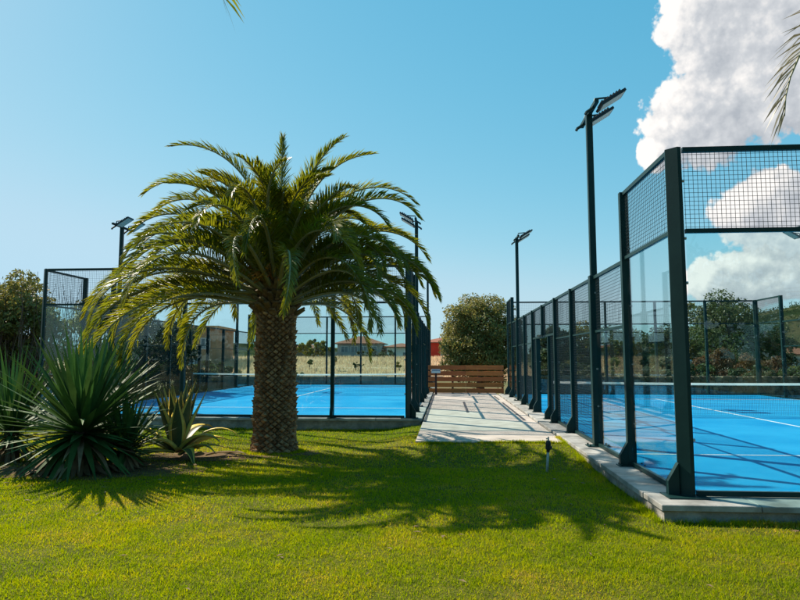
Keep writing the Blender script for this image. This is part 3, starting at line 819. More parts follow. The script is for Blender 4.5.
# ------------------------------------------------------------------ palms
def frond_arrays(L, th0, bend, n, leaf_len, wid, curl, rr, vee=0.6):
    """frond in the local XZ plane (X outward); returns verts, quads, tris, material index"""
    K = 26
    s = np.linspace(0, 1, K)
    th = th0 - bend * s ** 2.0
    sw = curl * s ** 2
    d = np.stack([np.cos(th) * np.cos(sw), np.cos(th) * np.sin(sw), np.sin(th)], -1)
    P = np.concatenate([[[0, 0, 0]], np.cumsum((d[:-1] + d[1:]) / 2 * (L / (K - 1)), 0)])
    V = []; Q = []; T = []; mi_q = []; mi_t = []
    # stalk
    m = 5
    side = np.cross(d, [0, 0, 1.0]); nn = np.linalg.norm(side, axis=1, keepdims=True)
    side = side / np.maximum(nn, 1e-3); 
    fallback = np.array([-math.sin(curl * .5), math.cos(curl * .5), 0])
    side = np.where(nn < 0.05, -fallback, side)
    up = np.cross(side, d)
    rad = 0.034 * (1 - s) ** 0.8 + 0.005
    for k in range(K):
        for j in range(m):
            a = 2 * np.pi * j / m
            V.append(P[k] + (side[k] * np.cos(a) * 1.25 + up[k] * np.sin(a) * 0.8) * rad[k])
    for k in range(K - 1):
        for j in range(m):
            Q.append((k * m + j, k * m + (j + 1) % m, (k + 1) * m + (j + 1) % m, (k + 1) * m + j)); mi_q.append(1)
    # leaflets
    for i in range(n):
        f = 0.13 + 0.87 * (i + 0.5) / n
        x = f * (K - 1); k = min(int(x), K - 2); t = x - k
        p = P[k] * (1 - t) + P[k + 1] * t; D = d[k]; S = side[k]; U = up[k]
        prof = min(1.0, 0.35 + (f - 0.13) * 3.2) * (1 - 0.62 * max(0, (f - 0.5) / 0.5) ** 1.5)
        for sg in (-1, 1):
            a = R(62 - 42 * f) + rr.normal(0, 0.09); v = vee + rr.normal(0, 0.22)
            v *= 1 if f > 0.25 else 0.6
            l = leaf_len * prof * rr.uniform(0.82, 1.12)
            dr = D * math.cos(a) + (S * sg * math.cos(v) + U * math.sin(v)) * math.sin(a)
            dr /= np.linalg.norm(dr)
            e1 = p + dr * l * 0.5
            d2 = dr + np.array([0, 0, -1]) * rr.uniform(0.12, 0.5); d2 /= np.linalg.norm(d2)
            e2 = e1 + d2 * l * 0.5
            w = D - dr * D.dot(dr); w /= max(np.linalg.norm(w), 1e-3); w *= wid * rr.uniform(0.8, 1.15)
            b = len(V)
            V += [p - w * 0.45, p + w * 0.45, e1 + w, e1 - w, e2]
            Q.append((b, b + 1, b + 2, b + 3)); mi_q.append(0)
            T.append((b + 3, b + 2, b + 4)); mi_t.append(0)
    return np.array(V), Q, T, mi_q + mi_t

def add_frond(root, base, az, L, th0, bend, rr, n=70, leaf=0.46, wid=0.014, curl=0.0, mats=None, roll=0.0, vee=0.6):
    V, Q, T, mi = frond_arrays(L, th0, bend, n, leaf, wid, curl, rr, vee)
    if roll:
        # roll about the initial direction
        ax = np.array([math.cos(th0), 0, math.sin(th0)]); c, s = math.cos(roll), math.sin(roll)
        V = V * c + np.cross(ax, V) * s + np.outer(V @ ax, ax) * (1 - c)
    c, s = math.cos(az), math.sin(az)
    V = np.stack([V[:, 0] * c - V[:, 1] * s, V[:, 0] * s + V[:, 1] * c, V[:, 2]], -1) + np.array(base)
    return np_mesh('frond', V, Q, mats or [M['frond'], M['rachis']], parent=root, tris=T, midx=mi)

def palm_trunk(root, H, r_of, seed, nth=360, row=0.056, around=17, mats=None):
    """trunk clad with spiralling diamond leaf scars as displaced geometry"""
    rr = np.random.default_rng(seed)
    nz = int(H / 0.0085)
    th = np.linspace(0, 2 * np.pi, nth, endpoint=False); z = np.linspace(-0.12, H, nz)
    T_, Z_ = np.meshgrid(th, z)
    # two families of diagonals -> diamond lattice
    a = T_ / (2 * np.pi) * around; b = Z_ / (2 * row)
    wob = 0.34 * (fbm(T_ * 3 / np.pi * 2, Z_ * 6, 3, seed) - 0.5)
    p = a + b + wob; q = a - b + wob * 0.7
    ip = np.floor(p).astype(np.int64); iq = np.floor(q).astype(np.int64)
    fp = p - ip; fq = q - iq
    edge = np.minimum(np.minimum(fp, 1 - fp), np.minimum(fq, 1 - fq))
    up = (fp + (1 - fq)) / 2                      # 0 at the lower tip, 1 at the upper tip
    hsh = ((((ip - iq) * 40503) ^ (((ip + iq) % (2 * around)) * 7919 + 12345)) & 1023) / 1023.0
    plate = sstep(0.02, 0.20, edge)
    disp = plate * (0.030 + 0.034 * hsh + 0.045 * up * up) + 0.012 * (fbm(T_ * 9, Z_ * 22, 3, seed + 3) - 0.5)
    disp -= 0.018 * sstep(0.15, 0.0, edge)
    disp += plate * (hsh > 0.86) * 0.028 * up - plate * (hsh < 0.10) * 0.022
    disp += 0.030 * (fbm(T_ * 1.3, Z_ * 2.1, 3, seed + 8) - 0.5)
    r = r_of(Z_) + disp
    X = r * np.cos(T_); Y = r * np.sin(T_)
    V = np.stack([X, Y, Z_], -1).reshape(-1, 3)
    i = np.arange(nz - 1)[:, None] * nth + np.arange(nth)[None, :]
    j = np.arange(nz - 1)[:, None] * nth + (np.arange(nth)[None, :] + 1) % nth
    Qd = np.stack([i, j, j + nth, i + nth], -1).reshape(-1, 4)
    o = np_mesh('trunk', V, Qd, M['trunk_tan'], parent=root, smooth=False)
    at = o.data.attributes.new('scar_tone', 'FLOAT', 'POINT')
    at.data.foreach_set('value', hsh.reshape(-1).astype(np.float32))
    return o

def hero_palm():
    px, py = -3.32, 11.95
    pz = float(gz(px, py))
    root = thing('palm_tree', 'stout date palm with diamond scarred trunk standing alone on the lawn', 'palm tree', (px, py, pz))
    H = 3.05
    def r_of(z):
        return 0.322 + 0.105 * np.exp(-np.clip(z, 0, 9) / 0.22) + 0.025 * np.exp(-((z - 0.9) / 0.6) ** 2)
    palm_trunk(root, H, r_of, 3)
    rr = np.random.default_rng(12)
    # stubs of cut leaf stalks round the neck
    mb = MB()
    for k in range(120):
        a = k * 2.39996; z = 2.60 + 0.75 * (k / 120) + rr.uniform(-0.03, 0.03)
        r = 0.33
        el = R(30 + 35 * (k / 120)); l = rr.uniform(0.16, 0.30); w = rr.uniform(0.05, 0.075)
        d = Vector((math.cos(a) * math.cos(el), math.sin(a) * math.cos(el), math.sin(el)))
        t = Vector((-math.sin(a), math.cos(a), 0)); n = d.cross(t)
        p = Vector((math.cos(a) * r * 0.9, math.sin(a) * r * 0.9, z)); vs = []
        for (s, ww, hh) in ((0, 1.25, 0.045), (1, 0.7, 0.022)):
            c = p + d * l * s
            vs += [c - t * w * ww - n * hh, c + t * w * ww - n * hh, c + t * w * ww + n * hh, c - t * w * ww + n * hh]
        mb.add(vs, [(0, 3, 2, 1), (4, 5, 6, 7), (0, 1, 5, 4), (1, 2, 6, 5), (2, 3, 7, 6), (3, 0, 4, 7)])
    mb.build('leaf_bases', M['boot'], root)
    # heart of the crown
    hc = MB(); hc.tube([(0, 0, 2.95), (0, 0, 3.3), (0, 0, 3.6)], [0.33, 0.27, 0.10], 14); hc.build('crown_heart', M['boot'], root)
    # fronds
    N = 118
    for k in range(N):
        t = k / (N - 1)                       # 0 youngest, 1 oldest
        az = k * 2.39996 + rr.normal(0, 0.12)
        th0 = R(87 - 84 * t ** 0.95) + rr.normal(0, 0.06)
        if t > 0.72 and abs((math.degrees(az) + 90 + 180) % 360 - 180) < 42: continue
        bend = R(52 + 62 * math.sin(math.pi * min(1, t * 0.85 + 0.10))) * rr.uniform(0.75, 1.25) + R(30) * max(0, (t - 0.5) / 0.5)
        L = (2.45 + 1.12 * min(1, t * 1.5)) * rr.uniform(0.92, 1.07)
        if 0.22 < t < 0.62 and math.cos(az) < -0.4: L *= 0.90
        if t < 0.45: L *= rr.uniform(0.78, 1.0)
        if t > 0.6 and math.cos(az) > 0.5: L *= 0.86; th0 += 0.16
        z = 3.52 - 0.72 * t; r = 0.10 + 0.26 * t
        add_frond(root, (r * math.cos(az), r * math.sin(az), z), az, L, th0, bend, rr, n=120, leaf=0.43, wid=0.0120,
                  curl=rr.normal(0, 0.22), roll=rr.normal(0, 0.25), vee=rr.uniform(0.35, 0.8))
    # the long arching fronds that shape the outline
    for (az, th0, bend, L, cu) in ((178, 72, 120, 3.65, 0.05), (187, 66, 120, 3.25, -0.1), (176, 86, 104, 3.65, 0.05), (166, 78, 112, 3.5, 0.0), (95, 89, 14, 2.95, 0.0), (8, 82, 82, 3.2, 0.05), (-12, 84, 62, 3.0, 0.0),
                                   (3, 68, 118, 3.55, 0.05), (-9, 58, 116, 3.5, 0.0), (10, 46, 108, 3.4, 0.0), (192, 22, 96, 3.9, -0.1), (203, 9, 92, 3.9, 0.0), (181, 13, 88, 3.8, 0.1), (214, 2, 84, 3.8, 0.0),
                                   (-3, 30, 108, 3.5, 0.0), (9, 20, 104, 3.35, 0.1), (188, 40, 112, 3.2, 0.0), (196, 54, 116, 3.1, 0.0)):
        a = R(az)
        add_frond(root, (0.2 * math.cos(a), 0.2 * math.sin(a), 3.02 + 0.45 * th0 / 90), a, L, R(th0), R(bend), rr, n=124, leaf=0.43, wid=0.0120, curl=cu, roll=rr.normal(0, 0.15), vee=rr.uniform(0.4, 0.75))
    # orange date stalks
    fr = MB()
    for k in range(60):
        a = R(-118) + rr.normal(0, 0.32); l = rr.uniform(0.35, 0.7); el = rr.uniform(0.1, 0.9)
        p0 = Vector((0.3 * math.cos(a), 0.3 * math.sin(a), 3.25 + rr.uniform(-.05, .1)))
        p1 = p0 + Vector((math.cos(a) * math.cos(el), math.sin(a) * math.cos(el), math.sin(el))) * l * 0.6
        p2 = p1 + Vector((math.cos(a) * 0.8, math.sin(a) * 0.8, -0.4)) * l * 0.5
        fr.tube([p0, p1, p2], [0.010, 0.008, 0.013], 5)
    fr.build('fruit_stalks', M['fruit'], root)
hero_palm()

def side_palm(label, x, y, H, fr_list, seed):
    pz = float(gz(x, y))
    root = thing('palm_tree', label, 'palm tree', (x, y, pz))
    palm_trunk(root, H, lambda z: 0.27 + 0.07 * np.exp(-np.clip(z, 0, 9) / 0.25), seed, nth=160, row=0.06, around=12)
    rr = np.random.default_rng(seed)
    hc = MB(); hc.tube([(0, 0, H - 0.1), (0, 0, H + 0.25), (0, 0, H + 0.5)], [0.30, 0.24, 0.08], 12); hc.build('crown_heart', M['boot'], root)
    for k in range(34):
        t = k / 33; az = k * 2.39996 + seed
        add_frond(root, (0.2 * math.cos(az), 0.2 * math.sin(az), H + 0.35 - 0.4 * t), az, 2.6 * rr.uniform(0.9, 1.05), R(84 - 70 * t), R(60 + 25 * t), rr,
                  n=46, leaf=0.42, wid=0.014, curl=rr.normal(0, 0.2))
    for (az, L, th0, bend, curl, mats, leaf) in fr_list:
        add_frond(root, (0.2 * math.cos(az), 0.2 * math.sin(az), H + 0.2), az, L, th0, bend, rr, n=64, leaf=leaf, wid=0.010, curl=curl, mats=mats)
    return root
GREY = [M['frond_far'], M['rachis']]
def aim(x0, y0, x1, y1): return math.atan2(y1 - y0, x1 - x0)
# right of the photographer: only a drooping frond reaches into the picture
side_palm('palm at the right edge, only one drooping dry frond in view', 6.6, 4.4, 4.34,
          [(aim(6.6, 4.4, 2.9, 5.6), 4.4, R(26), R(115), 0.0, GREY, 0.72)], 31)
side_palm('palm overhead at the top left, only dark frond tips in view', -5.2, 1.0, 5.13,
          [(aim(-5.2, 1.0, -1.75, 5.0), 5.5, R(22), R(88), 0.0, None, 0.78)], 47)

# ------------------------------------------------------------------ spiky plants
def blade(p, az, el, L, W, bend, segs=7, fold=0.35, tip=1.0, base=0.55):
    """one sword leaf: returns verts (3 per ring) and quads"""
    V = []; Q = []
    c = np.array(p, float); e = el
    for k in range(segs + 1):
        s = k / segs
        w = W * (base + (1 - base) * min(1, s / 0.30)) * (1 - max(0, (s - 0.30) / 0.70) ** tip) + 0.0015
        d = np.array([math.cos(az) * math.cos(e), math.sin(az) * math.cos(e), math.sin(e)])
        t = np.array([-math.sin(az), math.cos(az), 0.0]); n = np.cross(d, t) * -1
        n = np.cross(t, d) * -1 if n[2] < 0 else n
        V += [c - t * w + n * w * fold, c, c + t * w + n * w * fold]
        c = c + d * (L / segs); e -= bend / segs * (0.4 + 1.2 * s)
    for k in range(segs):
        b = 3 * k
        Q += [(b, b + 1, b + 4, b + 3), (b + 1, b + 2, b + 5, b + 4)]
    return V, Q

def blades(name, specs, mats, root, edge=False):
    V = []; Q = []; mi = []
    for sp in specs:
        v, q = blade(*sp)
        n = len(V); V += v; Q += [tuple(i + n for i in f) for f in q]
    return np_mesh(name, V, Q, mats, parent=root, smooth=True)

def yucca(label, x, y, stem_h, n, L, W, seed, low=-12, clear=None):
    rr = np.random.default_rng(seed); z = float(gz(x, y))
    root = thing('yucca', label, 'yucca', (x, y, z), 'dark spiky yuccas at the left')
    sp = []; dead = []
    for k in range(n):
        t = k / n; az = k * 2.39996 + rr.normal(0, 0.15)
        el = R(86 - (86 - low) * t ** 0.9) + rr.normal(0, 0.07)
        l = L * (0.72 + 0.30 * math.sin(math.pi * min(1, t + 0.25))) * rr.uniform(0.9, 1.1)
        bend = rr.uniform(0.0, 0.28) * (0.5 + t)
        if rr.random() < 0.07 and t > 0.4: bend += rr.uniform(0.6, 1.4)
        p = (0.09 * math.cos(az), 0.09 * math.sin(az), stem_h + 0.22 * (1 - t))
        sp.append((p, az, el, l, W * rr.uniform(0.85, 1.15), bend, 7, 0.30, 1.25, 0.6))
    for k in range(int(n * 0.35)):
        az = rr.random() * 6.283; el = R(rr.uniform(-50, -5))
        dead.append(((0.1 * math.cos(az), 0.1 * math.sin(az), stem_h * rr.uniform(0.35, 0.95) + 0.05), az, el, L * rr.uniform(0.45, 0.75), W * 0.75, rr.uniform(0.3, 1.0), 6, 0.35, 1.3, 0.6))
    st = MB(); st.tube([(0, 0, -0.05), (0.02, 0, stem_h * 0.5), (0, 0, stem_h + 0.2)], [0.16, 0.13, 0.10], 12); st.build('stem', M['bark'], root)
    # keep dead leaf tips out of the ground
    blades('leaves', sp, M['yucca'], root)
    o = blades('dead_leaves', dead, M['dead_leaf'], root)
    co = np.empty(len(o.data.vertices) * 3, np.float32); o.data.vertices.foreach_get('co', co); co = co.reshape(-1, 3)
    co[:, 2] = np.maximum(co[:, 2], 0.02 + 0.015 * rr.random(len(co))); o.data.vertices.foreach_set('co', co.ravel()); o.data.update()
yucca('largest dark green yucca, wide fan of sword leaves casting a spiky shadow', -5.62, 9.35, 0.50, 170, 1.52, 0.060, 5, low=-38)
yucca('smaller yucca pressed against the right side of the largest one', -5.12, 9.75, 0.22, 100, 0.82, 0.036, 9, low=-12)
yucca('yucca behind the largest one at the left edge of the photo', -7.45, 10.3, 0.42, 120, 1.35, 0.036, 14, low=-15)
yucca('tall yucca standing behind between the largest one and the hedge', -6.35, 11.3, 0.80, 100, 1.25, 0.036, 23, low=-10)

def agave():
    rr = np.random.default_rng(4); x, y = -4.80, 10.95; z = float(gz(x, y))
    root = thing('agave', 'variegated agave with yellow edged grey green leaves near the palm', 'agave', (x, y, z))
    leaves = []
    for k in range(26):
        t = k / 25; az = k * 2.39996 + 0.5
        if t < 0.62:
            el = R(86 - 34 * t); bend = rr.uniform(-0.1, 0.25); L = 1.15 * rr.uniform(0.88, 1.08)
        else:
            el = R(52 - 110 * (t - 0.62)); bend = rr.uniform(0.9, 1.9); L = 1.05 * rr.uniform(0.85, 1.1)
        leaves.append(((0.07 * math.cos(az), 0.07 * math.sin(az), 0.10 + 0.06 * (1 - t)), az, el, L, 0.132 * rr.uniform(0.85, 1.1), bend))
    leaves += [((0.1, -0.05, 0.08), R(-8), R(22), 0.95, 0.075, 0.9), ((0.1, -0.1, 0.07), R(-28), R(30), 1.0, 0.07, 1.5), ((0.1, 0.02, 0.1), R(12), R(48), 1.2, 0.07, 2.2)]
    for (p, az, el, L, W, bend) in leaves:
        V = []; Q = []; mi = []; segs = 12
        c = np.array(p, float); e = el; tw = rr.normal(0, 0.05)
        t = np.array([-math.sin(az), math.cos(az), 0.0])
        for k in range(segs + 1):
            s = k / segs
            w = W * (0.62 + 0.38 * math.sin(math.pi * min(1, s / 0.8))) * (1 - max(0, (s - 0.42) / 0.58) ** 1.7) + 0.002
            d = np.array([math.cos(az) * math.cos(e), math.sin(az) * math.cos(e), math.sin(e)]); n = np.cross(d, t)
            if n[2] < 0 and e > 0: n = -n
            th = 0.016 * (1 - s) + 0.003
            for (u, hgt) in ((-1, 0.42), (-0.52, 0.13), (0, 0.0), (0.52, 0.13), (1, 0.42)):
                V.append(c + t * w * u + n * w * hgt)
            for (u, hgt) in ((0.6, 0.12), (-0.6, 0.12)):
                V.append(c + t * w * u + n * (w * hgt - th))
            c = c + d * (L / segs); e -= bend / segs * (0.2 + 1.6 * s)
        for k in range(segs):
            b = 7 * k
            for j in range(7):
                Q.append((b + j, b + (j + 1) % 7, b + 7 + (j + 1) % 7, b + 7 + j)); mi.append(1 if j in (0, 3, 4, 6) else 0)
        V = np.array(V); V[:, 2] = np.maximum(V[:, 2], 0.02)
        np_mesh('leaf', V, Q, [M['agave'], M['agave_edge']], parent=root, midx=mi, smooth=True)
agave()
def fallen_leaf(label, x, y, az, L):
    z = float(gz(x, y)); rr = np.random.default_rng(int(L * 100))
    v, q = blade((0, 0, 0.05), az, R(12), L, 0.05, 0.6, 9, 0.5, 1.4, 0.7)
    v = np.array(v); v[:, 2] = np.maximum(v[:, 2], 0.02)
    o = np_mesh('fallen_leaf', v, q, M['dead_leaf'], loc=(x, y, z), smooth=True)
    tag(o, label, 'leaf', 'dry leaves lying on the lawn')
fallen_leaf('long dry curled leaf on the lawn between agave and palm', -4.25, 10.9, R(8), 0.75)
fallen_leaf('short dry leaf on the lawn nearest the palm trunk', -3.95, 11.25, R(-25), 0.42)

def litter():
    rr = np.random.default_rng(61); n = 320
    x = np.concatenate([rr.uniform(-7, 4, 170), rr.normal(-4.6, 1.0, 150)]); y = np.concatenate([rr.uniform(4.5, 12, 170), rr.normal(9.6, 0.8, 150)])
    k = ~((x > PL_R[0] - 0.05) & (y > PL_R[1] - 0.05)); x, y = x[k], y[k]; n = len(x)
    z = gz(x, y) + 0.022; a = rr.uniform(0, 6.28, n); l = rr.uniform(0.015, 0.05, n); w = l * rr.uniform(0.2, 0.5, n)
    ca, sa = np.cos(a), np.sin(a)
    V = np.stack([np.stack([x - l * ca, y - l * sa, z], -1), np.stack([x - w * sa, y + w * ca, z + 0.008], -1),
                  np.stack([x + l * ca, y + l * sa, z + 0.004], -1), np.stack([x + w * sa, y - w * ca, z + 0.010], -1)], 1).reshape(-1, 3)
    o = np_mesh('leaf_litter', V, np.arange(4 * n).reshape(-1, 4), M['dead_leaf']); tag(o, 'scattered small dry leaves lying on the lawn', 'leaf litter', kind='stuff')
litter()

# ------------------------------------------------------------------ trees and shrubs
def leaf_cloud(centres, radii, n, size, rr, flat=0.75, hollow=0.55):
    """leaf faces spread through clumps; returns verts, quads"""
    k = rr.integers(0, len(centres), n)
    wts = radii ** 2; k = rr.choice(len(centres), n, p=wts / wts.sum())
    d = rr.normal(size=(n, 3)); d /= np.linalg.norm(d, axis=1, keepdims=True)
    rad = radii[k] * (hollow + (1 - hollow) * rr.random(n) ** 0.6) * (0.82 + 0.36 * rr.random(n))
    P = centres[k] + d * rad[:, None] * np.array([1, 1, flat])
    nrm = d * 0.7 + rr.normal(size=(n, 3)) * 0.75; nrm[:, 2] += 0.25; nrm /= np.linalg.norm(nrm, axis=1, keepdims=True)
    u = np.cross(nrm, rr.normal(size=(n, 3))); u /= np.linalg.norm(u, axis=1, keepdims=True); v = np.cross(nrm, u)
    s = (size * (0.6 + 0.8 * rr.random(n)))[:, None]
    V = np.stack([P - u * s, P + v * s * 0.45, P + u * s, P - v * s * 0.45], 1).reshape(-1, 3)
    return V, np.arange(4 * n).reshape(-1, 4)

def tree(name, label, cat, x, y, H, W, leafm, seed, trunk_h=0.3, n=9000, size=0.11, clumps=46, group=None, stems=1, D=None, z=None, shape='round', twig=False, gap=0.0):
    rr = np.random.default_rng(seed); z0 = float(gz(x, y)) - 0.05 if z is None else z
    if y > 23 and z is None: z0 = -0.44
    root = thing(name, label, cat, (x, y, z0), group)
    D = D or W
    cz = H * (trunk_h + 1) / 2; hz = H * (1 - trunk_h) / 2
    C = []; Rd = []
    while len(C) < clumps:
        p = rr.uniform(-1, 1, 3)
        lim = 1.0
        if shape == 'cone':
            lim = 1.0 - 0.75 * (p[2] + 1) / 2
            if math.hypot(p[0], p[1]) > lim: continue
        elif shape == 'box':
            if max(abs(p[0]), abs(p[1])) > 0.95: continue
        elif np.linalg.norm(p) > 1: continue
        q = np.linalg.norm(p)
        if shape == 'round' and q < 0.35 and rr.random() < 0.7: continue
        r = rr.uniform(0.16, 0.34) * min(W, H * (1 - trunk_h)) * 0.5
        C.append([p[0] * (W / 2 - r * 0.6), p[1] * (D / 2 - r * 0.6), cz + p[2] * (hz - r * 0.5) * 0.98]); Rd.append(r)
    C = np.array(C); Rd = np.array(Rd)
    V, Q = leaf_cloud(C, Rd, n, size, rr)
    # stray sprays that break up the outline
    V[:, 2] = np.maximum(V[:, 2], 0.05)
    np_mesh('crown' if cat == 'tree' else 'foliage', V, Q, leafm, parent=root)
    mb = MB()
    for sidx in range(stems):
        bx, by = (0, 0) if stems == 1 else (rr.uniform(-W, W) * 0.28, rr.uniform(-D, D) * 0.25)
        r0 = max(0.05, 0.035 * H) / (1 if stems == 1 else 1.8)
        top = (bx + rr.normal(0, 0.1), by + rr.normal(0, 0.1), cz + hz * 0.3)
        mb.tube([(bx, by, -0.15), (bx + rr.normal(0, .04), by + rr.normal(0, .04), cz * 0.5), top], [r0 * 1.25, r0 * 0.85, r0 * 0.3], 8)
        for c in C[rr.permutation(len(C))[:max(4, 14 // stems)]]:
            s = rr.uniform(0.3, 0.8); p0 = Vector((bx, by, 0)).lerp(Vector(top), s)
            mid = p0.lerp(Vector(c), 0.5) + Vector((0, 0, 0.06 * H))
            mb.tube([p0, mid, c], [r0 * 0.45, r0 * 0.28, r0 * 0.1], 5)
    mb.build('trunk' if cat == 'tree' else 'stems', M['bark'], root, smooth=True)
    if twig:
        tb = MB()
        for k in range(twig):
            bx, by = rr.uniform(-W, W) * 0.45, rr.uniform(-D, D) * 0.45
            h = H * rr.uniform(0.35, 0.95); p = Vector((bx, by, 0)); pts = [p]
            for j in range(4):
                p = p + Vector((rr.normal(0, 0.13), rr.normal(0, 0.13), h / 4)); pts.append(p.copy())
            tb.tube(pts, [0.022, 0.018, 0.014, 0.01, 0.005], 4, caps=False)
            for j in range(6):
                q = Vector(pts[rr.integers(1, 4)]); e = q + Vector((rr.normal(0, 0.3), rr.normal(0, 0.3), rr.uniform(0.1, 0.5)))
                tb.tube([q, e], [0.009, 0.003], 3, caps=False)
        tb.build('bare_twigs', M['twig'], root)
    return root

# round tree behind the wooden fence
tree('round_tree', 'round olive green tree rising behind the wooden fence', 'tree', 1.75, 33.2, 5.5, 5.0, M['leaf_olive'], 2, trunk_h=0.06, n=46000, size=0.072, clumps=110)
# tall hedge left of the farther court
G_H = 'hedge shrubs along the left side'
hedge = [(-16.6, 20.4, 4.75, 3.2, 'leaf_olive', 'leftmost tall hedge shrub, yellow tinged top and bare brown twigs below', 240),
         (-13.9, 19.6, 4.85, 3.2, 'leaf_olive', 'tall hedge shrub beside the left corner post of the farther cage', 240),
         (-13.1, 23.0, 4.5, 2.8, 'leaf_olive', 'hedge shrub seen through the first side panel of the farther cage', 120),
         (-12.9, 26.0, 4.1, 3.0, 'leaf_dark', 'dark hedge shrub behind the frond tips left of the palm', 30),
         (-12.8, 28.2, 3.7, 3.0, 'leaf_dark', 'last dark hedge shrub before the terracotta house', 30),
         (-18.9, 22.5, 4.6, 3.4, 'leaf_olive', 'hedge shrub at the far left, cut by the photo edge', 120)]
for i, (x, y, h, w, lm, lab, tw) in enumerate(hedge):
    tree('hedge_shrub', lab, 'shrub', x, y, h, w, M[lm], 60 + i, trunk_h=0.30 if tw > 100 else 0.03, n=16000, size=0.065, clumps=60, group=G_H, stems=4, twig=tw, shape='round' if tw > 100 else 'box')
# right background, behind the nearer court
G_T = 'trees beyond the nearer court'
bg_trees = [(19.4, 44.0, 6.7, 6.6, 'leaf_mid', 'tallest tree beyond the nearer court, leafy crown above the rail', 'tree', 'round', 15000),
            (17.3, 46.5, 6.3, 2.6, 'leaf_olive', 'slim pointed tree left of the tallest tree beyond the nearer court', 'tree', 'cone', 6000),
            (23.0, 47.0, 4.6, 4.0, 'leaf_dark', 'lower tree to the right of the tallest tree, before the hill', 'tree', 'round', 9000),
            (15.0, 46.0, 4.9, 4.0, 'leaf_dark', 'broad tree seen through the tall glass panel beside the corner post', 'tree', 'round', 9000),
            (11.7, 44.0, 4.3, 4.2, 'leaf_mid', 'tree seen through the second panel of the nearer cage', 'tree', 'round', 8000),
            (9.2, 43.0, 4.5, 3.4, 'leaf_olive', 'olive tree seen through the mesh just left of the near floodlight pole', 'tree', 'round', 8000),
            (6.4, 38.0, 4.0, 3.2, 'leaf_dark', 'dark tree between the round tree and the nearer cage posts', 'tree', 'round', 8000)]
for i, (x, y, h, w, lm, lab, cat, shp, n) in enumerate(bg_trees):
    tree('leafy_tree', lab, cat, x, y, h, w, M[lm], 100 + i, trunk_h=0.10, n=n, size=0.10, clumps=54, group=G_T, shape=shp)
G_S = 'shrubs behind the brown stone wall'
bg_sh = [(16.3, 39.5, 2.7, 3.2, 'leaf_rust', 'rusty brown shrub below the slim pointed tree'),
         (18.9, 39.8, 2.6, 3.0, 'leaf_rust', 'rusty brown shrub below the tallest tree'),
         (21.6, 39.0, 1.8, 3.0, 'leaf_yellow', 'yellow green shrub below the red roofed house on the hill'),
         (14.0, 36.5, 1.8, 3.0, 'leaf_mid', 'mid green shrub just right of the near corner post'),
         (16.4, 35.0, 1.7, 3.2, 'leaf_dark', 'dark low shrub before the left rusty shrub'),
         (18.6, 34.5, 1.6, 3.0, 'leaf_mid', 'green low shrub before the right rusty shrub'),
         (20.6, 34.5, 1.7, 3.0, 'leaf_yellow', 'yellowish shrub close behind the stone wall near the right photo edge'),
         (23.4, 37.0, 2.1, 3.6, 'leaf_olive', 'olive shrub at the right photo edge under the hill'),
         (11.4, 35.5, 2.3, 3.4, 'leaf_grey', 'grey green shrub behind the tall glass panel'),
         (8.9, 34.5, 2.1, 3.2, 'leaf_olive', 'olive shrub behind the mesh panels of the nearer cage'),
         (6.4, 33.8, 1.9, 3.0, 'leaf_dark', 'dark shrub behind the doorway of the nearer cage')]
for i, (x, y, h, w, lm, lab) in enumerate(bg_sh):
    tree('shrub', lab, 'shrub', x, y, h, w, M[lm], 140 + i, trunk_h=0.02, n=6500, size=0.075, clumps=40, group=G_S, stems=3)

# out-of-view hedge added behind the camera to keep low sky off the glass
tree('sky_screen_hedge', 'out of view hedge added behind the camera, screening low sky from glass reflections', 'hedge', 3.0, -17.0, 7.5, 62.0, M['leaf_dark'], 300, trunk_h=0.0, n=26000, size=0.30, clumps=300, D=5.0, z=-0.4, shape='box', stems=12)

# left background shrubs
tree('yellow_bush', 'yellow flowering bush before the orange roofed house', 'bush', -17.7, 83.0, 2.7, 5.6, M['leaf_yellow'], 170, trunk_h=0.02, n=5500, size=0.15, clumps=36, stems=3, z=1.4)
tree('grey_bush', 'grey green bush before the white house', 'bush', -9.3, 84.0, 1.7, 5.6, M['leaf_grey'], 171, trunk_h=0.02, n=4500, size=0.14, clumps=30, stems=3, z=1.4)
tree('cypress', 'small dark cypress behind the yellow bush', 'tree', -27.2, 128.0, 6.0, 2.2, M['leaf_dark'], 172, trunk_h=0.05, n=2500, size=0.2, clumps=20, shape='cone', z=-0.4)
for i, (px_, h, lab) in enumerate(((-16.0, 1.2, 'small green sapling on the straw field, left of the red roofed house'), (-14.2, 1.2, 'small green sapling on the straw field, second from the palm'),
                                   (-11.6, 1.45, 'small green sapling on the straw field, below the red roof'), (-9.4, 0.9, 'low spreading green sapling on the straw field'),
                                   (-4.9, 1.0, 'small yellowish sapling on the straw field nearest the cage corner'))):
    tree('sapling', lab, 'sapling', px_, 64.0, h, 0.8 if i != 3 else 1.8, M['leaf_mid'] if i in (1, 3) else M['leaf_yellow'], 180 + i, trunk_h=0.2, n=700, size=0.08, clumps=12, group='saplings on the straw field', z=-0.45 + 2.0 * float(sstep(52.0, 80.0, 64.0)))
for i, (x, y, h, w, lm, lab) in enumerate(((-14.3, 40.0, 1.5, 3.0, 'leaf_dark', 'dark shrub behind the farther court left of the palm trunk'),
                                          (-17.5, 46.0, 1.9, 4.0, 'leaf_mid', 'green shrub below the terracotta house'),
                                          (-13.2, 50.0, 1.5, 4.0, 'leaf_mid', 'green shrub beside the palm trunk behind the farther court'))):
    tree('low_shrub', lab, 'shrub', x, y, h, w, M[lm], 200 + i, trunk_h=0.02, n=3000, size=0.12, clumps=24, group='shrubs behind the farther court', stems=3)

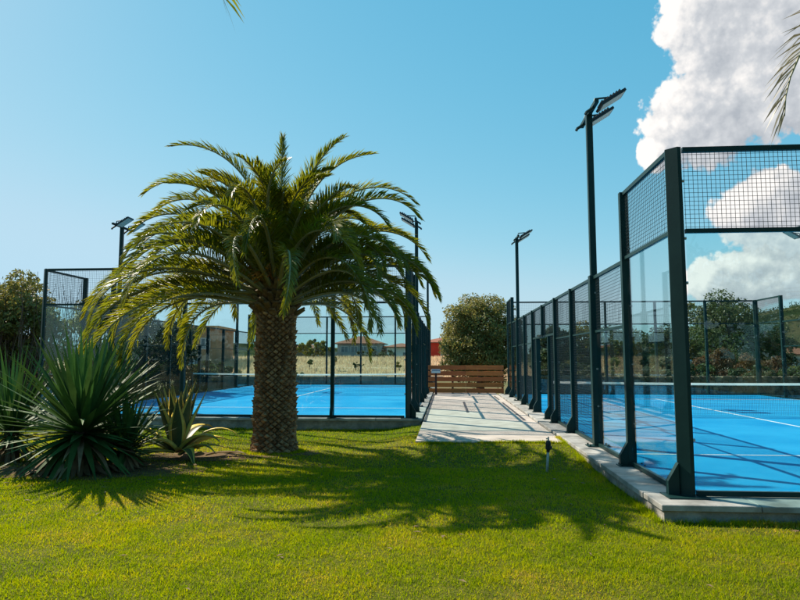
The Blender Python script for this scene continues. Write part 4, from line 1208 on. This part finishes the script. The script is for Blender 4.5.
# ------------------------------------------------------------------ walls
def stone_wall(name, label, x0, x1, y, h, m, step=0.5, rows=4):
    root_mb = MB(); rr = np.random.default_rng(int(abs(x0 * 10)) + 1)
    rh = h / rows
    for r_ in range(rows):
        x = x0 - rr.uniform(0, step)
        while x < x1:
            w = step * rr.uniform(0.6, 1.5); j = rr.uniform(-0.04, 0.04); zt = rh * rr.uniform(-0.12, 0.12) if r_ == rows - 1 else 0
            root_mb.bbox((x + 0.012, y - 0.2 + j, -0.5 + (0 if r_ == 0 else 0.42) + r_ * rh - 0.42 * 0), (x + w - 0.012, y + 0.2 + j, -0.08 + (r_ + 1) * rh + zt), 0.03)
            x += w
    o = root_mb.build(name, m); return tag(o, label, 'wall')
stone_wall('stone_wall', 'low rough brown stone wall behind the nearer court', 3.2, 32.0, 30.0, 0.80, M['stone'], 0.30, 5)
stone_wall('block_wall', 'low grey block wall behind the farther court', -16.0, -0.9, 39.0, 0.50, M['block'], 0.9, 2)
def straw_z(y): return -0.45 + 2.0 * float(sstep(52.0, 80.0, np.array(y)))
def straw_field():
    xs = np.linspace(-75, 13, 90); ys = np.linspace(50, 98, 60)
    X, Y = np.meshgrid(xs, ys)
    Z = -0.47 + 2.0 * sstep(52.0, 80.0, Y) * sstep(13.0, 6.0, X) - 2.4 * sstep(90.0, 98.0, Y) + 0.10 * (fbm(X * 0.5, Y * 0.5, 4, 3) - 0.5)
    n = len(xs); i = np.arange(len(ys) - 1)[:, None] * n + np.arange(n - 1)[None, :]
    q = np.stack([i, i + 1, i + n + 1, i + n], -1).reshape(-1, 4)
    o = np_mesh('straw_field', np.stack([X, Y, Z], -1), q, M['straw'], smooth=True); tag(o, kind='structure')
    # standing dry stalks
    n = 42000; rr = np.random.default_rng(5)
    x = rr.uniform(-45, 10, n); y = rr.uniform(54, 84, n)
    z = -0.47 + 2.0 * sstep(52.0, 80.0, y) * sstep(13.0, 6.0, x) - 0.03
    h = rr.uniform(0.18, 0.5, n) * (0.6 + 0.8 * fbm(x * 0.4, y * 0.4, 3, 6)); w = rr.uniform(0.02, 0.05, n); a = rr.uniform(0, 6.28, n)
    p0 = np.stack([x - w * np.cos(a), y - w * np.sin(a), z], -1); p1 = np.stack([x + w * np.cos(a), y + w * np.sin(a), z], -1)
    t = np.stack([x + rr.normal(0, .08, n), y + rr.normal(0, .08, n), z + h], -1)
    o = np_mesh('dry_grass', np.stack([p0, p1, t], 1).reshape(-1, 3), None, M['straw_blade'], tris=np.arange(3 * n).reshape(-1, 3))
    tag(o, 'tall dry straw coloured grass on the field before the houses', 'grass', kind='stuff')
straw_field()

# ------------------------------------------------------------------ houses
def house(name, label, x, y, w, d, h, wallm, roof, rh=1.6, eave=0.5, wins=(), chimney=None, rz=0.0, base=-0.45, band=None):
    root = thing(name, label, 'house', (x, y, base), None, rz)
    b = MB(); b.box((-w / 2, -d / 2, 0), (w / 2, d / 2, h)); b.build('wall', wallm, root)
    if roof == 'hip':
        r_ = MB(); e = eave; rl = max(0.3, w / 2 - d / 2)
        vs = [(-w / 2 - e, -d / 2 - e, h), (w / 2 + e, -d / 2 - e, h), (w / 2 + e, d / 2 + e, h), (-w / 2 - e, d / 2 + e, h),
              (-w / 2 - e, -d / 2 - e, h + 0.14), (w / 2 + e, -d / 2 - e, h + 0.14), (w / 2 + e, d / 2 + e, h + 0.14), (-w / 2 - e, d / 2 + e, h + 0.14),
              (-rl, 0, h + rh), (rl, 0, h + rh)]
        r_.add(vs, [(0, 3, 2, 1), (0, 1, 5, 4), (1, 2, 6, 5), (2, 3, 7, 6), (3, 0, 4, 7), (4, 5, 9, 8), (5, 6, 9), (6, 7, 8, 9), (7, 4, 8)])
    elif roof == 'flat':
        r_ = MB(); r_.box((-w / 2 - eave, -d / 2 - eave, h), (w / 2 + eave, d / 2 + eave, h + rh))
    rf = r_.build('roof', M['roof'] if roof == 'hip' else wallm, root)
    if chimney:
        cx, ch = chimney; c = MB(); c.box((cx - 0.45, -0.45, h), (cx + 0.45, 0.45, h + ch)); c.box((cx - 0.6, -0.6, h + ch), (cx + 0.6, 0.6, h + ch + 0.2)); c.build('chimney', M['roof'], rf)
    for (wx, wz, ww, wh) in wins:
        f = MB(); y0 = -d / 2
        f.box((wx - ww / 2 - 0.1, y0 - 0.06, wz - 0.1), (wx + ww / 2 + 0.1, y0 - 0.003, wz)); f.box((wx - ww / 2 - 0.1, y0 - 0.06, wz + wh), (wx + ww / 2 + 0.1, y0 - 0.003, wz + wh + 0.1))
        f.box((wx - ww / 2 - 0.1, y0 - 0.06, wz), (wx - ww / 2, y0 - 0.003, wz + wh)); f.box((wx + ww / 2, y0 - 0.06, wz), (wx + ww / 2 + 0.1, y0 - 0.003, wz + wh))
        f.box((wx - 0.04, y0 - 0.055, wz), (wx + 0.04, y0 - 0.003, wz + wh))
        fo = f.build('window', M['frame'], root)
        p = MB(); p.box((wx - ww / 2, y0 - 0.03, wz), (wx + ww / 2, y0 - 0.004, wz + wh)); p.build('pane', M['pane'], fo)
    if band:
        s = MB(); s.box((-w / 2 - 0.9, -d / 2 - 1.3, band), (w / 2 + 0.3, -d / 2 - 0.002, band + 0.22)); s.box((-w / 2 - 0.9, -d / 2 - 1.3, band + 0.22), (w / 2 + 0.3, -d / 2 - 1.2, band + 1.0)); s.build('balcony', M['stucco_pale'], root)
    return root
house('terracotta_house', 'flat roofed terracotta house left of the palm trunk', -28.6, 72.0, 4.9, 8.0, 5.3, M['stucco_brown'], 'flat', 0.35, 0.25,
      wins=((-1.2, 3.1, 0.9, 1.1), (1.2, 3.1, 0.9, 1.1), (0.0, 0.6, 1.0, 1.3)), rz=R(6))
house('red_roofed_house', 'two storey house with red hipped roof above the straw field', -20.6, 150.0, 10.2, 9.0, 5.4, M['stucco_pale'], 'hip', 2.0, 0.9,
      wins=((-3.4, 3.1, 1.6, 1.7), (-1.1, 3.1, 1.5, 1.7), (1.1, 3.1, 1.5, 1.7), (3.4, 3.1, 1.6, 1.7), (-2.5, 0.5, 1.4, 1.8), (1.8, 0.5, 1.4, 1.8)), band=2.5)
house('brown_house', 'low brown house with tiled roof right of the red hipped roof', -14.9, 152.0, 5.6, 8.0, 3.9, M['stucco_dim'], 'hip', 1.2, 0.5, wins=((-1.2, 1.7, 1.2, 1.2), (1.3, 1.7, 1.2, 1.2)))
house('white_house', 'small white house behind the right cage corner of the farther court', -10.2, 140.0, 5.8, 8.0, 4.4, M['stucco_white'], 'hip', 1.0, 0.7, wins=((-1.6, 2.0, 1.1, 1.3), (1.2, 2.0, 1.1, 1.3)))
house('orange_roofed_house', 'low house with orange roof and chimney behind the yellow bush', -31.5, 138.0, 11.0, 8.0, 4.1, M['stucco_dim'], 'hip', 1.0, 0.5, wins=((-3.0, 1.8, 1.2, 1.2), (3.0, 1.8, 1.2, 1.2)), chimney=(-3.0, 2.3))
house('red_house', 'bright red house between the floodlight pole and the round tree', -1.0, 110.0, 7.0, 8.0, 4.6, M['stucco_red'], 'hip', 1.0, 0.4, wins=((0.6, 2.6, 1.2, 1.3),))
house('hill_house', 'house with pink red roof low on the hill at the right', 41.6, 85.0, 9.0, 8.0, 2.4, M['stucco_white'], 'hip', 1.7, 0.6, wins=((-2.4, 0.8, 1.3, 1.2), (2.2, 0.8, 1.3, 1.2)))

# ------------------------------------------------------------------ hills
def hills():
    nx, ny = 150, 46
    xs = np.linspace(-420, 900, nx); ys = np.linspace(190, 900, ny)
    X, Y = np.meshgrid(xs, ys)
    ridge = lambda cx, cy, sx, sy, h: h * np.exp(-((X - cx) / sx) ** 2 - ((Y - cy) / sy) ** 2)
    Z = ridge(235, 390, 85, 110, 25) + ridge(330, 420, 110, 120, 17) + ridge(150, 430, 80, 110, 10) + ridge(480, 640, 170, 150, 40) + ridge(-190, 620, 110, 120, 13) + ridge(-330, 600, 130, 120, 10) + ridge(20, 700, 190, 120, 8)
    Z = Z * (0.82 + 0.42 * fbm(X / 45, Y / 45, 4, 2)) - 1.2
    Z[0] = -2.0
    n = nx; i = np.arange(ny - 1)[:, None] * n + np.arange(n - 1)[None, :]
    q = np.stack([i, i + 1, i + n + 1, i + n], -1).reshape(-1, 4)
    o = np_mesh('hills', np.stack([X, Y, Z], -1), q, M['hill'], smooth=True); tag(o, kind='structure')
    # scrub on the slopes
    rr = np.random.default_rng(77); C = []; Rd = []
    ix = rr.integers(50, nx - 50, 16000); iy = rr.integers(1, ny - 14, 16000)
    for a, b in zip(ix, iy):
        if Z[b, a] > 1.0 and 60 < X[b, a] < 430:
            C.append([X[b, a] + rr.uniform(-5, 5), Y[b, a] + rr.uniform(-8, 8), Z[b, a] + 0.1]); Rd.append(rr.uniform(0.9, 2.4))
    V, Q = leaf_cloud(np.array(C), np.array(Rd), 110000, 0.55, rr, flat=0.8)
    o = np_mesh('hill_scrub', V, Q, M['leaf_dark']); tag(o, 'scrub and small trees covering the far hills', 'scrub', kind='stuff')
hills()
